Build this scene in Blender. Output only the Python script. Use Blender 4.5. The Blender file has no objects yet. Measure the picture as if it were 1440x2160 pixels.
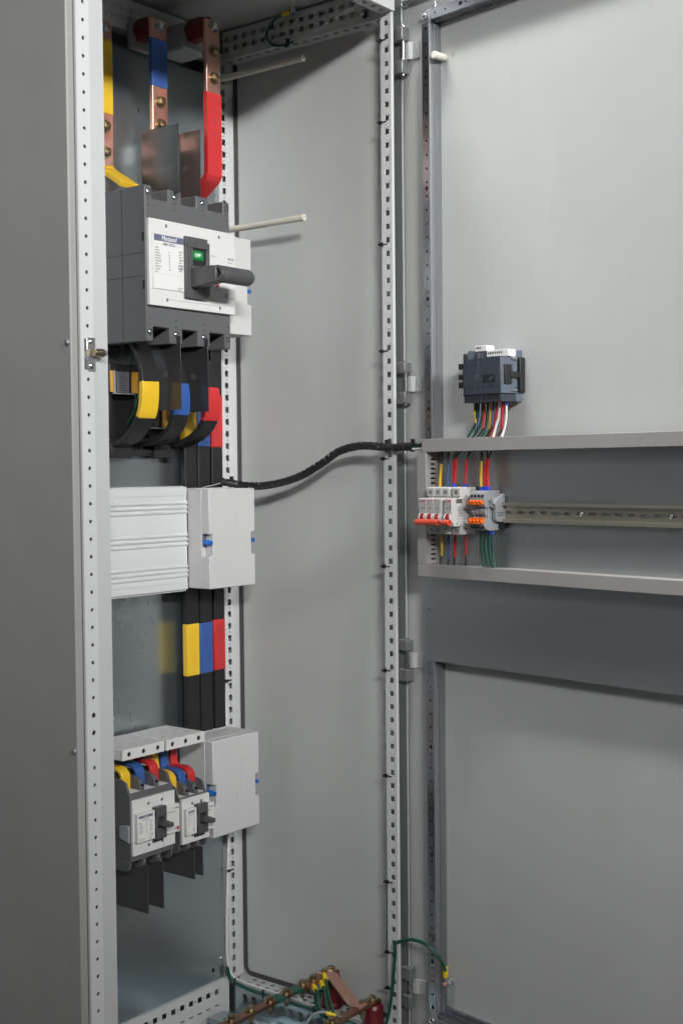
import bpy, math, random
from mathutils import Vector, Matrix

random.seed(7)
scene = bpy.context.scene
col = scene.collection

# ---------------------------------------------------------------- camera (measured: millimetres, z = 0 at first post hole)
ZOFF = 1800.0
YAW, PITCH, ROLL = math.radians(51.9655), math.radians(-1.8966), math.radians(-0.5568)
fwd = Vector((math.sin(YAW)*math.cos(PITCH), math.cos(YAW)*math.cos(PITCH), math.sin(PITCH)))
rgt = Vector((math.cos(YAW), -math.sin(YAW), 0))
upv = rgt.cross(fwd)
r2 = rgt*math.cos(ROLL) + upv*math.sin(ROLL)
u2 = -rgt*math.sin(ROLL) + upv*math.cos(ROLL)
cd = bpy.data.cameras.new('camera')
cam = bpy.data.objects.new('camera', cd)
col.objects.link(cam)
cam.matrix_world = Matrix(((r2.x, u2.x, -fwd.x, -1.23166), (r2.y, u2.y, -fwd.y, -1.41220),
                           (r2.z, u2.z, -fwd.z, (ZOFF-654.02)/1000), (0, 0, 0, 1)))
cd.sensor_fit = 'HORIZONTAL'
cd.sensor_width = 36.0
cd.lens = 36.0*2755.28/1440.0
cd.clip_start = 0.05
cd.clip_end = 100
cd.dof.use_dof = True
cd.dof.focus_distance = 2.35
cd.dof.aperture_fstop = 13.0
scene.camera = cam

# ---------------------------------------------------------------- light
world = bpy.data.worlds.new('World')
scene.world = world
world.use_nodes = True
bg = world.node_tree.nodes['Background']
bg.inputs[0].default_value = (0.85, 0.93, 1.0, 1)
bg.inputs[1].default_value = 0.045


def lamp(name, loc, size, sizey, power, rot, spread=180, color=(1.0, 0.995, 0.985)):
    ld = bpy.data.lights.new(name, 'AREA')
    ld.shape = 'RECTANGLE'
    ld.size, ld.size_y = size, sizey
    ld.energy = power
    ld.color = color
    ld.spread = math.radians(spread)
    o = bpy.data.objects.new(name, ld)
    col.objects.link(o)
    o.location = loc
    o.rotation_euler = [math.radians(a) for a in rot]
    return o


lamp('ceiling_lamp', (-1.05, -6.0, 3.62), 1.5, 0.3, 10.2, (73.3, 0, -13), 31)        # strip in front of the cabinet, beam narrowed to dim lower parts
lamp('ceiling_lamp', (-3.7, -4.9, 3.5), 1.5, 0.3, 10.8, (73.3, 0, -41), 32)          # strip further left, beam narrowed the same way
lamp('ceiling_lamp', (-0.02, 0.28, 4.05), 0.3, 1.5, 116, (-8, 16, 0), 150)           # strip over the back: reaches the door past the roof

scene.view_settings.view_transform = 'Standard'
scene.view_settings.look = 'None'
scene.view_settings.gamma = 1.0
scene.view_settings.exposure = 0.0
scene.view_settings.use_curve_mapping = False
scene.render.engine = 'CYCLES'
scene.cycles.use_denoising = True
scene.cycles.max_bounces = 10
scene.cycles.diffuse_bounces = 5
scene.cycles.glossy_bounces = 5
scene.cycles.sample_clamp_indirect = 6.0

# ---------------------------------------------------------------- materials


def mat(name, color, rough=0.5, metal=0.0, bump=0.0, bscale=900.0, var=0.04, vscale=7.0, rvar=0.06, coat=0.0, spec=0.5, stretch=None):
    m = bpy.data.materials.new(name)
    m.use_nodes = True
    nt = m.node_tree
    b = nt.nodes['Principled BSDF']
    b.inputs['Metallic'].default_value = metal
    b.inputs['Specular IOR Level'].default_value = spec
    if coat:
        b.inputs['Coat Weight'].default_value = coat
    tc = nt.nodes.new('ShaderNodeTexCoord')
    vec = tc.outputs['Object']
    if stretch:
        mp = nt.nodes.new('ShaderNodeMapping')
        mp.inputs['Scale'].default_value = stretch
        nt.links.new(vec, mp.inputs['Vector'])
        vec = mp.outputs['Vector']
    n = nt.nodes.new('ShaderNodeTexNoise')
    n.inputs['Scale'].default_value = vscale
    n.inputs['Detail'].default_value = 7
    n.inputs['Roughness'].default_value = 0.6
    nt.links.new(vec, n.inputs['Vector'])
    cr = nt.nodes.new('ShaderNodeMix')
    cr.data_type = 'RGBA'
    cr.inputs[6].default_value = (*[max(0, c*(1-var)) for c in color], 1)
    cr.inputs[7].default_value = (*[min(1, c*(1+var)) for c in color], 1)
    nt.links.new(n.outputs['Fac'], cr.inputs[0])
    nt.links.new(cr.outputs[2], b.inputs['Base Color'])
    mr = nt.nodes.new('ShaderNodeMapRange')
    mr.inputs[3].default_value = max(0.02, rough-rvar)
    mr.inputs[4].default_value = min(1, rough+rvar)
    nt.links.new(n.outputs['Fac'], mr.inputs[0])
    nt.links.new(mr.outputs[0], b.inputs['Roughness'])
    if bump:
        n2 = nt.nodes.new('ShaderNodeTexNoise')
        n2.inputs['Scale'].default_value = bscale
        n2.inputs['Detail'].default_value = 2
        nt.links.new(vec, n2.inputs['Vector'])
        bp = nt.nodes.new('ShaderNodeBump')
        bp.inputs['Strength'].default_value = bump
        bp.inputs['Distance'].default_value = 0.0004
        nt.links.new(n2.outputs['Fac'], bp.inputs['Height'])
        nt.links.new(bp.outputs[0], b.inputs['Normal'])
    return m


def worn(m, waviness=0.5, smudge=0.10, seed=0.0):
    """painted sheet: orange peel kept, plus slow waviness, wiped smudges and a few fine scuffs"""
    nt = m.node_tree
    b = nt.nodes['Principled BSDF']
    tc = nt.nodes.new('ShaderNodeTexCoord')
    mp = nt.nodes.new('ShaderNodeMapping')
    mp.inputs['Location'].default_value = (seed, seed*1.7, seed*0.6)
    nt.links.new(tc.outputs['Object'], mp.inputs['Vector'])
    # slow waviness under the fine bump
    n = nt.nodes.new('ShaderNodeTexNoise')
    n.inputs['Scale'].default_value = 3.2
    n.inputs['Detail'].default_value = 2
    nt.links.new(mp.outputs[0], n.inputs['Vector'])
    bp = nt.nodes.new('ShaderNodeBump')
    bp.inputs['Strength'].default_value = waviness
    bp.inputs['Distance'].default_value = 0.012
    nt.links.new(n.outputs['Fac'], bp.inputs['Height'])
    old = [l.from_node for l in nt.links if l.to_node == b and l.to_socket.name == 'Normal']
    if old:
        nt.links.new(bp.outputs[0], old[0].inputs['Normal'])
    else:
        nt.links.new(bp.outputs[0], b.inputs['Normal'])
    # smudges: wiped, stretched noise darkens a little and changes the gloss
    st = nt.nodes.new('ShaderNodeMapping')
    st.inputs['Scale'].default_value = (2.2, 0.8, 2.2)
    st.inputs['Rotation'].default_value = (0.3, 0.2, 0.5)
    nt.links.new(mp.outputs[0], st.inputs['Vector'])
    sm = nt.nodes.new('ShaderNodeTexNoise')
    sm.inputs['Scale'].default_value = 2.6
    sm.inputs['Detail'].default_value = 9
    sm.inputs['Roughness'].default_value = 0.68
    sm.inputs['Distortion'].default_value = 0.6
    nt.links.new(st.outputs[0], sm.inputs['Vector'])
    # fine scuffs: thin ridges of a stretched noise, kept only in patches
    sc = nt.nodes.new('ShaderNodeMapping')
    sc.inputs['Scale'].default_value = (60, 5, 60)
    sc.inputs['Rotation'].default_value = (0.5, 0.3, 0.9)
    nt.links.new(mp.outputs[0], sc.inputs['Vector'])
    sn = nt.nodes.new('ShaderNodeTexNoise')
    sn.inputs['Scale'].default_value = 1.0
    sn.inputs['Detail'].default_value = 3
    nt.links.new(sc.outputs[0], sn.inputs['Vector'])
    thr = nt.nodes.new('ShaderNodeMapRange')
    thr.inputs[1].default_value, thr.inputs[2].default_value = 0.70, 0.78
    nt.links.new(sn.outputs['Fac'], thr.inputs[0])
    pat = nt.nodes.new('ShaderNodeMapRange')
    pat.inputs[1].default_value, pat.inputs[2].default_value = 0.52, 0.66
    nt.links.new(sm.outputs['Fac'], pat.inputs[0])
    mul = nt.nodes.new('ShaderNodeMath')
    mul.operation = 'MULTIPLY'
    nt.links.new(thr.outputs[0], mul.inputs[0])
    nt.links.new(pat.outputs[0], mul.inputs[1])
    amt = nt.nodes.new('ShaderNodeMapRange')
    amt.inputs[1].default_value, amt.inputs[2].default_value = 0.35, 0.7
    amt.inputs[3].default_value, amt.inputs[4].default_value = 1.0+smudge*0.35, 1.0-smudge*0.65
    nt.links.new(sm.outputs['Fac'], amt.inputs[0])
    sub = nt.nodes.new('ShaderNodeMath')
    sub.operation = 'MULTIPLY_ADD'
    sub.inputs[1].default_value = -0.22
    nt.links.new(mul.outputs[0], sub.inputs[0])
    nt.links.new(amt.outputs[0], sub.inputs[2])
    src = [l.from_socket for l in nt.links if l.to_node == b and l.to_socket.name == 'Base Color'][0]
    vm = nt.nodes.new('ShaderNodeVectorMath')
    vm.operation = 'SCALE'
    nt.links.new(src, vm.inputs[0])
    nt.links.new(sub.outputs[0], vm.inputs['Scale'])
    nt.links.new(vm.outputs[0], b.inputs['Base Color'])
    rs = [l.from_socket for l in nt.links if l.to_node == b and l.to_socket.name == 'Roughness'][0]
    ra = nt.nodes.new('ShaderNodeMath')
    ra.operation = 'MULTIPLY_ADD'
    ra.inputs[1].default_value = 0.22
    nt.links.new(sm.outputs['Fac'], ra.inputs[0])
    rb = nt.nodes.new('ShaderNodeMath')
    rb.operation = 'SUBTRACT'
    rb.inputs[1].default_value = 0.11
    nt.links.new(rs, rb.inputs[0])
    nt.links.new(rb.outputs[0], ra.inputs[2])
    nt.links.new(ra.outputs[0], b.inputs['Roughness'])
    return m


def galv(name, color, rough):
    """galvanised sheet: spangle, faint vertical rolling marks and scratches"""
    m = mat(name, color, rough, metal=0.93, var=0.06, vscale=4.0, rvar=0.025, stretch=(1, 0.5, 1))
    nt = m.node_tree
    b = nt.nodes['Principled BSDF']
    tc = nt.nodes.new('ShaderNodeTexCoord')
    vo = nt.nodes.new('ShaderNodeTexVoronoi')
    vo.inputs['Scale'].default_value = 55
    nt.links.new(tc.outputs['Object'], vo.inputs['Vector'])
    n3 = nt.nodes.new('ShaderNodeTexNoise')
    n3.inputs['Scale'].default_value = 320
    n3.inputs['Detail'].default_value = 4
    nt.links.new(tc.outputs['Object'], n3.inputs['Vector'])
    ad = nt.nodes.new('ShaderNodeMath')
    ad.operation = 'ADD'
    sp = nt.nodes.new('ShaderNodeSeparateColor')
    nt.links.new(vo.outputs['Color'], sp.inputs[0])
    ml = nt.nodes.new('ShaderNodeMath')
    ml.operation = 'MULTIPLY'
    ml.inputs[1].default_value = 0.03
    nt.links.new(sp.outputs[0], ml.inputs[0])
    nt.links.new(ml.outputs[0], ad.inputs[0])
    nt.links.new(n3.outputs['Fac'], ad.inputs[1])
    bp = nt.nodes.new('ShaderNodeBump')
    bp.inputs['Strength'].default_value = 0.04
    bp.inputs['Distance'].default_value = 0.0004
    nt.links.new(ad.outputs[0], bp.inputs['Height'])
    nt.links.new(bp.outputs[0], b.inputs['Normal'])
    return m


M = {}
M['paint'] = mat('grey_powder_coat', (0.515, 0.53, 0.52), 0.42, bump=0.22, bscale=700, var=0.015, vscale=3, rvar=0.05)
M['paint_side'] = mat('side_panel_powder_coat', (0.33, 0.332, 0.322), 0.48, bump=0.3, bscale=600, var=0.02, vscale=2.5, rvar=0.06)  # darker grey than the other cabinet paint
M['frame'] = mat('frame_powder_coat', (0.595, 0.61, 0.605), 0.4, bump=0.12, bscale=800, var=0.015, rvar=0.05)
M['galv'] = galv('galvanised_sheet', (0.50, 0.56, 0.585), 0.28)
M['galv_dull'] = galv('galvanised_door_sheet', (0.46, 0.49, 0.50), 0.45)
M['zinc'] = mat('zinc_plated_steel', (0.62, 0.64, 0.68), 0.24, 1.0, var=0.06, vscale=20)
M['zinc_dark'] = mat('zinc_die_cast', (0.42, 0.425, 0.44), 0.36, 0.75, var=0.08, vscale=30)
M['wall_zinc'] = mat('smooth_grey_steel', (0.30, 0.315, 0.31), 0.24, 0.6, var=0.06, vscale=12, stretch=(1, 0.2, 1))
M['rail'] = mat('rolled_zinc_rail', (0.40, 0.42, 0.46), 0.27, 1.0, var=0.06, vscale=10, stretch=(1, 0.1, 1))
M['rail_dull'] = mat('dull_zinc_rail', (0.30, 0.31, 0.325), 0.38, 0.7, var=0.04, vscale=6)
M['din'] = mat('yellow_passivated_rail', (0.50, 0.475, 0.39), 0.36, 0.85, var=0.14, vscale=9, stretch=(0.4, 1, 1))
M['chrome'] = mat('chrome', (0.78, 0.78, 0.80), 0.16, 0.85, var=0.03)
M['brass'] = mat('passivated_bolt', (0.40, 0.335, 0.21), 0.3, 1.0, var=0.25, vscale=60, rvar=0.1)
M['copper'] = mat('copper', (0.84, 0.47, 0.37), 0.34, 0.9, bump=0.1, bscale=300, var=0.15, vscale=25, rvar=0.1, stretch=(3, 0.4, 1))
M['copper_dull'] = mat('tarnished_copper', (0.40, 0.21, 0.15), 0.38, 1.0, var=0.35, vscale=30, rvar=0.1)
M['black'] = mat('black_plastic', (0.018, 0.018, 0.019), 0.42, var=0.1)
M['seal_gap'] = mat('dark_seal_and_gap', (0.07, 0.066, 0.065), 0.65, var=0.1)  # dark tone for the door seal and for gaps beside the panels
M['bar_black'] = mat('black_bar_insulation', (0.012, 0.012, 0.0135), 0.5, var=0.1, vscale=30)
M['sl_yel'] = mat('yellow_sleeve', (0.80, 0.50, 0.025), 0.42, bump=0.55, bscale=70, var=0.10, vscale=20)
M['sl_blu'] = mat('blue_sleeve', (0.033, 0.10, 0.34), 0.42, bump=0.55, bscale=70, var=0.12, vscale=20)
M['sl_red'] = mat('red_sleeve', (0.55, 0.028, 0.030), 0.40, bump=0.55, bscale=70, var=0.12, vscale=20)
M['brk'] = mat('breaker_grey_plastic', (0.105, 0.107, 0.111), 0.48, bump=0.15, bscale=900, var=0.04)
M['brk_side'] = mat('breaker_side_plastic', (0.040, 0.041, 0.044), 0.45, bump=0.15, bscale=900, var=0.05)
M['brk_mid'] = mat('handle_grey_plastic', (0.075, 0.076, 0.080), 0.42, var=0.05)
M['white'] = mat('light_grey_plastic', (0.68, 0.675, 0.665), 0.42, bump=0.06, bscale=900, var=0.015)
M['white2'] = mat('cover_plastic', (0.62, 0.635, 0.64), 0.40, bump=0.05, bscale=900, var=0.015)
M['abs'] = mat('box_plastic', (0.58, 0.585, 0.58), 0.48, bump=0.10, bscale=900, var=0.015)
M['label'] = mat('label_paper', (0.74, 0.735, 0.725), 0.5, var=0.01)
M['ink'] = mat('printed_ink', (0.08, 0.08, 0.09), 0.6)
M['ink_light'] = mat('faded_ink', (0.34, 0.34, 0.36), 0.6)
M['ink_blue'] = mat('label_header_ink', (0.12, 0.13, 0.20), 0.5)
M['ink_white'] = mat('white_ink', (0.85, 0.85, 0.85), 0.5)
M['ink_red'] = mat('magenta_ink', (0.50, 0.01, 0.07), 0.5)
M['ink_green'] = mat('green_indicator', (0.0, 0.22, 0.045), 0.4)
M['clip_blue'] = mat('blue_clip_plastic', (0.01, 0.17, 0.62), 0.35)
M['ferrule'] = mat('blue_ferrule_plastic', (0.012, 0.05, 0.55), 0.4)
M['insul'] = mat('red_epoxy_insulator', (0.14, 0.010, 0.014), 0.32, var=0.1, vscale=15)
M['duct'] = mat('duct_pvc', (0.33, 0.315, 0.30), 0.45, var=0.02)
M['nylon'] = mat('white_nylon', (0.70, 0.675, 0.585), 0.4, var=0.05)
M['gpl'] = mat('grey_terminal_plastic', (0.29, 0.30, 0.315), 0.42, var=0.03)
M['mcb'] = mat('mcb_plastic', (0.60, 0.595, 0.58), 0.42, var=0.02)
M['mcb_face'] = mat('mcb_grey_face', (0.42, 0.42, 0.42), 0.45, var=0.02)
M['mcb_red'] = mat('mcb_toggle_red', (0.34, 0.010, 0.012), 0.3)
M['tog'] = mat('toggle_bar_coral', (0.70, 0.085, 0.045), 0.38)
M['orange'] = mat('orange_lever', (0.86, 0.155, 0.012), 0.36)
M['relay'] = mat('slate_module_plastic', (0.040, 0.050, 0.068), 0.45, var=0.05, bump=0.1)
M['relay_side'] = mat('blue_grey_module_plastic', (0.12, 0.15, 0.19), 0.42, var=0.05)
M['ct'] = mat('orange_ct_strip', (0.66, 0.335, 0.045), 0.42, var=0.06)
M['w_red'] = mat('red_wire_sleeve', (0.50, 0.018, 0.022), 0.4)
M['w_yel'] = mat('yellow_wire_sleeve', (0.72, 0.43, 0.012), 0.4)
M['w_blu'] = mat('blue_wire_sleeve', (0.06, 0.10, 0.24), 0.4)
M['w_grn'] = mat('green_wire', (0.004, 0.075, 0.050), 0.4)
M['w_wht'] = mat('white_wire', (0.76, 0.75, 0.73), 0.4)
M['lug'] = mat('yellow_lug_sleeve', (0.78, 0.56, 0.01), 0.4)
M['hole'] = mat('dark_recess', (0.012, 0.012, 0.014), 0.7)  # near-black colour stands in for shade inside holes and recesses
M['floor'] = mat('workshop_floor_paint', (0.09, 0.09, 0.088), 0.5, var=0.1, vscale=3)
M['grn_tape'] = mat('green_bar_tape', (0.015, 0.10, 0.07), 0.5)

worn(M['paint'], 0.35, 0.066, 0.3)
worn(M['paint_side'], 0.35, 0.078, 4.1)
worn(M['frame'], 0.0, 0.048, 2.2)
worn(M['abs'], 0.0, 0.042, 6.0)
worn(M['white2'], 0.0, 0.036, 7.0)
worn(M['white'], 0.0, 0.05, 8.0)
worn(M['duct'], 0.0, 0.08, 9.0)

# ---------------------------------------------------------------- frames, things, mesh builder
DA = math.radians(-9.6423)
Dv = Vector((math.sin(DA), -math.cos(DA), 0))
Nv = Vector((-math.cos(DA), -math.sin(DA), 0))


class Frame:
    def __init__(s, o, u, v, w):
        s.o, s.u, s.v, s.w = Vector(o), Vector(u), Vector(v), Vector(w)

    def matrix(s, b):
        t = s.o + (s.u*b[0] + s.v*b[1] + s.w*b[2])*0.001
        return Matrix(((s.u.x, s.v.x, s.w.x, t.x), (s.u.y, s.v.y, s.w.y, t.y), (s.u.z, s.v.z, s.w.z, t.z), (0, 0, 0, 1)))


CAB = Frame((0, 0, ZOFF/1000), (1, 0, 0), (0, 0, 1), (0, -1, 0))          # u = x, v = z, w = -y
DOOR = Frame((0.756209, -0.061517, ZOFF/1000), Dv, (0, 0, 1), Nv)          # u = along door, v = z, w = out of door
UP = {'w': None, 'v': Matrix.Rotation(-math.pi/2, 4, 'X'), 'u': Matrix.Rotation(math.pi/2, 4, 'Y'),
      '-u': Matrix.Rotation(-math.pi/2, 4, 'Y'), '-v': Matrix.Rotation(math.pi/2, 4, 'X'), '-w': Matrix.Rotation(math.pi, 4, 'X')}


def props(o, label, cat, group=None, kind=None):
    o['label'] = label
    if cat:
        o['category'] = cat
    if group:
        o['group'] = group
    if kind:
        o['kind'] = kind


class Thing:
    def __init__(s, name, label, cat, F, base, group=None):
        s.ob = bpy.data.objects.new(name, None)
        s.ob.empty_display_size = 0.02
        col.objects.link(s.ob)
        s.F, s.base = F, Vector(base)
        s.ob.matrix_world = F.matrix(base)
        props(s.ob, label, cat, group)


class MB:
    def __init__(s):
        s.v, s.f = [], []

    def add(s, vs, fs):
        k = len(s.v)
        s.v += [Vector(p) for p in vs]
        s.f += [tuple(i+k for i in f) for f in fs]
        return s

    def box(s, u0, u1, v0, v1, w0, w1):
        if u0 > u1: u0, u1 = u1, u0
        if v0 > v1: v0, v1 = v1, v0
        if w0 > w1: w0, w1 = w1, w0
        return s.add([(u0, v0, w0), (u1, v0, w0), (u1, v1, w0), (u0, v1, w0), (u0, v0, w1), (u1, v0, w1), (u1, v1, w1), (u0, v1, w1)],
                     [(3, 2, 1, 0), (4, 5, 6, 7), (0, 1, 5, 4), (1, 2, 6, 5), (2, 3, 7, 6), (3, 0, 4, 7)])

    def prism(s, poly, axis, a0, a1):
        def P(p, a):
            return {'u': (a, p[0], p[1]), 'v': (p[0], a, p[1]), 'w': (p[0], p[1], a)}[axis]
        n = len(poly)
        ar = sum(poly[i][0]*poly[(i+1) % n][1]-poly[(i+1) % n][0]*poly[i][1] for i in range(n))
        flip = (ar < 0) != (axis == 'v')
        if a0 > a1: a0, a1 = a1, a0
        if flip: poly = poly[::-1]
        return s.add([P(p, a0) for p in poly]+[P(p, a1) for p in poly],
                     [tuple(range(n))[::-1], tuple(range(n, 2*n))]+[(i, (i+1) % n, n+(i+1) % n, n+i) for i in range(n)])

    def cyl(s, c, axis, r, a0, a1, seg=16, r1=None, cap=True):
        if r1 is None: r1 = r
        vs = []
        for a, rr in ((a0, r), (a1, r1)):
            for i in range(seg):
                t = 2*math.pi*i/seg
                x, y = rr*math.cos(t), rr*math.sin(t)
                vs.append({'u': (a, c[0]+x, c[1]+y), 'v': (c[0]+y, a, c[1]+x), 'w': (c[0]+x, c[1]+y, a)}[axis])
        fs = [(i, (i+1) % seg, seg+(i+1) % seg, seg+i) for i in range(seg)]
        if cap: fs += [tuple(range(seg))[::-1], tuple(range(seg, 2*seg))]
        return s.add(vs, fs)

    def ring(s, c, axis, ro, ri, a0, a1, seg=20):
        vs = []
        for a, r in ((a0, ro), (a1, ro), (a1, ri), (a0, ri)):
            for i in range(seg):
                t = 2*math.pi*i/seg
                x, y = r*math.cos(t), r*math.sin(t)
                vs.append({'u': (a, c[0]+x, c[1]+y), 'v': (c[0]+y, a, c[1]+x), 'w': (c[0]+x, c[1]+y, a)}[axis])
        fs = []
        for k in range(4):
            for i in range(seg):
                j = (i+1) % seg
                k2 = (k+1) % 4
                fs.append((k*seg+i, k*seg+j, k2*seg+j, k2*seg+i))
        return s.add(vs, fs)

    def sweep(s, pts, prof, hint=(0, 0, 1), cap=True):
        """sweep a closed 2D profile along a polyline; profile x follows hint x tangent, y the other"""
        pts = [Vector(p) for p in pts]
        n, m = len(pts), len(prof)
        vs = []
        h = Vector(hint)
        for i, p in enumerate(pts):
            t = (pts[min(i+1, n-1)]-pts[max(i-1, 0)]).normalized()
            if abs(t.dot(h)) > 0.95:
                h = h.orthogonal()
            x = h.cross(t).normalized()
            y = t.cross(x).normalized()
            h = y
            for a, b in prof:
                vs.append(p+x*a+y*b)
        fs = [(i*m+j, i*m+(j+1) % m, (i+1)*m+(j+1) % m, (i+1)*m+j) for i in range(n-1) for j in range(m)]
        if cap: fs += [tuple(range(m))[::-1], tuple(range((n-1)*m, n*m))]
        return s.add(vs, fs)

    def tube(s, pts, r, seg=10, sub=4, hint=(0, 0, 1)):
        return s.sweep(smooth(pts, sub), [(r*math.cos(2*math.pi*i/seg), r*math.sin(2*math.pi*i/seg)) for i in range(seg)], hint)

    def sheet(s, path, t, axis, a0, a1):
        """a bent sheet: open polyline given thickness t to its left side, extruded along axis"""
        n = len(path)
        off = []
        for i in range(n):
            p = Vector(path[i])
            ds = []
            if i: ds.append((p-Vector(path[i-1])).normalized())
            if i < n-1: ds.append((Vector(path[i+1])-p).normalized())
            ns = [Vector((-d.y, d.x)) for d in ds]
            q = sum(ns, Vector((0, 0)))
            q.normalize()
            k = t/max(0.35, q.dot(ns[0]))
            off.append((p.x+q.x*k, p.y+q.y*k))
        def P(p, a):
            return {'u': (a, p[0], p[1]), 'v': (p[0], a, p[1]), 'w': (p[0], p[1], a)}[axis]
        if a0 > a1: a0, a1 = a1, a0
        flip = (t < 0) != (axis == 'v')
        vs = [P(p, a) for a in (a0, a1) for p in path] + [P(p, a) for a in (a0, a1) for p in off]
        fs = []
        for i in range(n-1):
            f0, f1, g0, g1 = i, n+i, 2*n+i, 3*n+i
            fs += [(f0, f0+1, f1+1, f1), (g0+1, g0, g1, g1+1), (f0+1, f0, g0, g0+1), (f1, f1+1, g1+1, g1)]
        fs += [(0, n, 3*n, 2*n), (2*n-1, n-1, 3*n-1, 4*n-1)]
        if flip: fs = [f[::-1] for f in fs]
        return s.add(vs, fs)

    def perf(s, o, ea, eb, en, a0, a1, b0, b1, holes, depth):
        """flat strip spanned by ea (length) and eb (width) with real openings; hole = (a, b, half_a, half_b, round?)"""
        o, ea, eb, en = Vector(o), Vector(ea), Vector(eb), Vector(en)

        def W(a, b, d=0.0): return o+ea*a+eb*b-en*d
        holes = sorted(h for h in holes if a0+h[2] < h[0] < a1-h[2])
        lo = a0
        for k, (a, b, ha, hb, rd) in enumerate(holes):
            hi = a1 if k == len(holes)-1 else (a+ha+holes[k+1][0]-holes[k+1][2])/2
            n = 12 if rd else 4
            if rd:
                hp = [(a+ha*math.cos(math.pi/4+2*math.pi*i/n), b+hb*math.sin(math.pi/4+2*math.pi*i/n)) for i in range(n)]
            else:
                hp = [(a+ha, b+hb), (a-ha, b+hb), (a-ha, b-hb), (a+ha, b-hb)]
            cs = [(hi, b1), (lo, b1), (lo, b0), (hi, b0)]
            op = []
            q = n//4
            for c in range(4):
                for j in range(q):
                    t = j/q
                    op.append((cs[c][0]*(1-t)+cs[(c+1) % 4][0]*t, cs[c][1]*(1-t)+cs[(c+1) % 4][1]*t))
            vs = [W(*p) for p in op]+[W(*p) for p in hp]+[W(p[0], p[1], depth) for p in hp]
            fs = [(i, (i+1) % n, n+(i+1) % n, n+i) for i in range(n)]+[(n+i, n+(i+1) % n, 2*n+(i+1) % n, 2*n+i) for i in range(n)]
            s.add(vs, fs)
            lo = hi
        if not holes:
            s.add([W(a0, b0), W(a1, b0), W(a1, b1), W(a0, b1)], [(0, 1, 2, 3)])
        return s

    def mesh(s, name, base, material, angle=32):
        me = bpy.data.meshes.new(name)
        b = Vector(base)
        me.from_pydata([(p-b)*0.001 for p in s.v], [], s.f)
        me.materials.append(material)
        me.shade_smooth()
        me.set_sharp_from_angle(angle=math.radians(angle))
        return me

    def build(s, name, material, T, under=None, bev=0.0, seg=2, label=None):
        me = s.mesh(name, T.base, material)
        o = bpy.data.objects.new(name, me)
        col.objects.link(o)
        o.parent = under or T.ob
        if label: o['label'] = label
        if bev: bevel(o, bev, seg)
        return o


def bevel(o, w, seg=2):
    md = o.modifiers.new('bevel', 'BEVEL')
    md.width = w*0.001
    md.segments = seg
    md.limit_method = 'ANGLE'
    md.angle_limit = math.radians(40)
    md.use_clamp_overlap = True


def solo(name, label, cat, mb, material, F, base, group=None, bev=0.0, seg=2, kind=None):
    o = bpy.data.objects.new(name, mb.mesh(name, base, material))
    col.objects.link(o)
    o.matrix_world = F.matrix(base)
    props(o, label, cat, group, kind)
    if bev: bevel(o, bev, seg)
    return o


def smooth(pts, sub=4):
    pts = [Vector(p) for p in pts]
    if sub < 2 or len(pts) < 3: return pts
    out = []
    for i in range(len(pts)-1):
        p0, p1, p2, p3 = pts[max(i-1, 0)], pts[i], pts[i+1], pts[min(i+2, len(pts)-1)]
        for k in range(sub):
            t = k/sub
            out.append(0.5*((2*p1)+(p2-p0)*t+(2*p0-5*p1+4*p2-p3)*t*t+(3*p1-p0-3*p2+p3)*t**3))
    out.append(pts[-1])
    return out


def inst(me, name, T, pos, axis='w', under=None, spin=0.0):
    o = bpy.data.objects.new(name, me)
    col.objects.link(o)
    o.parent = under or T.ob
    m = Matrix.Translation((Vector(pos)-T.base)*0.001)
    if UP[axis]: m = m @ UP[axis]
    if spin: m = m @ Matrix.Rotation(spin, 4, 'Z')
    o.matrix_local = m
    return o


def text(body, size, pos, T, material, under=None, align='LEFT', rot=0.0, shear=0.0, bold=0.0, name='lettering'):
    cu = bpy.data.curves.new(name, 'FONT')
    cu.body = body
    cu.size = size*0.001
    cu.align_x = align
    cu.align_y = 'CENTER'
    cu.shear = shear
    cu.offset = bold*0.001
    cu.resolution_u = 2
    cu.materials.append(material)
    tmp = bpy.data.objects.new(name, cu)
    me = bpy.data.meshes.new_from_object(tmp)
    bpy.data.objects.remove(tmp)
    bpy.data.curves.remove(cu)
    o = bpy.data.objects.new(name, me)
    col.objects.link(o)
    o.parent = under or T.ob
    o.matrix_local = Matrix.Translation((Vector(pos)-T.base)*0.001) @ Matrix.Rotation(rot, 4, 'Z')
    return o


def rows(T, u0, u1, v0, v1, w, n, material, seed, under=None, name='fine_print', fill=0.62, cols=None):
    """flat fine print too small to read: rows of short ink strokes"""
    r = random.Random(seed)
    mb = MB()
    for k in range(n):
        v = v1-(v1-v0)*(k+0.5)/n
        h = (v1-v0)/n*0.24
        for (a, b) in (cols or [(0, 1)]):
            x = u0+(u1-u0)*a
            end = u0+(u1-u0)*(a+(b-a)*r.uniform(fill-0.25, fill+0.25))
            while x < end:
                l = r.uniform(0.8, 2.6)*(u1-u0)/40
                mb.box(x, min(x+l, end), v-h, v+h, w, w+0.05)
                x += l+(u1-u0)/90
    return mb.build(name, material, T, under)


def hexbolt(r=8.0, h=6.0, wr=12.0):
    mb = MB()
    mb.cyl((0, 0), 'w', wr, 0, 2.0, 20)
    mb.cyl((0, 0), 'w', r*1.12, 2.0, 4.0, 18)
    mb.cyl((0, 0), 'w', r, 4.0, 4.0+h*0.85, 6)
    mb.cyl((0, 0), 'w', r*0.98, 4.0+h*0.85, 4.0+h, 6, r1=r*0.72)
    return mb


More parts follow.
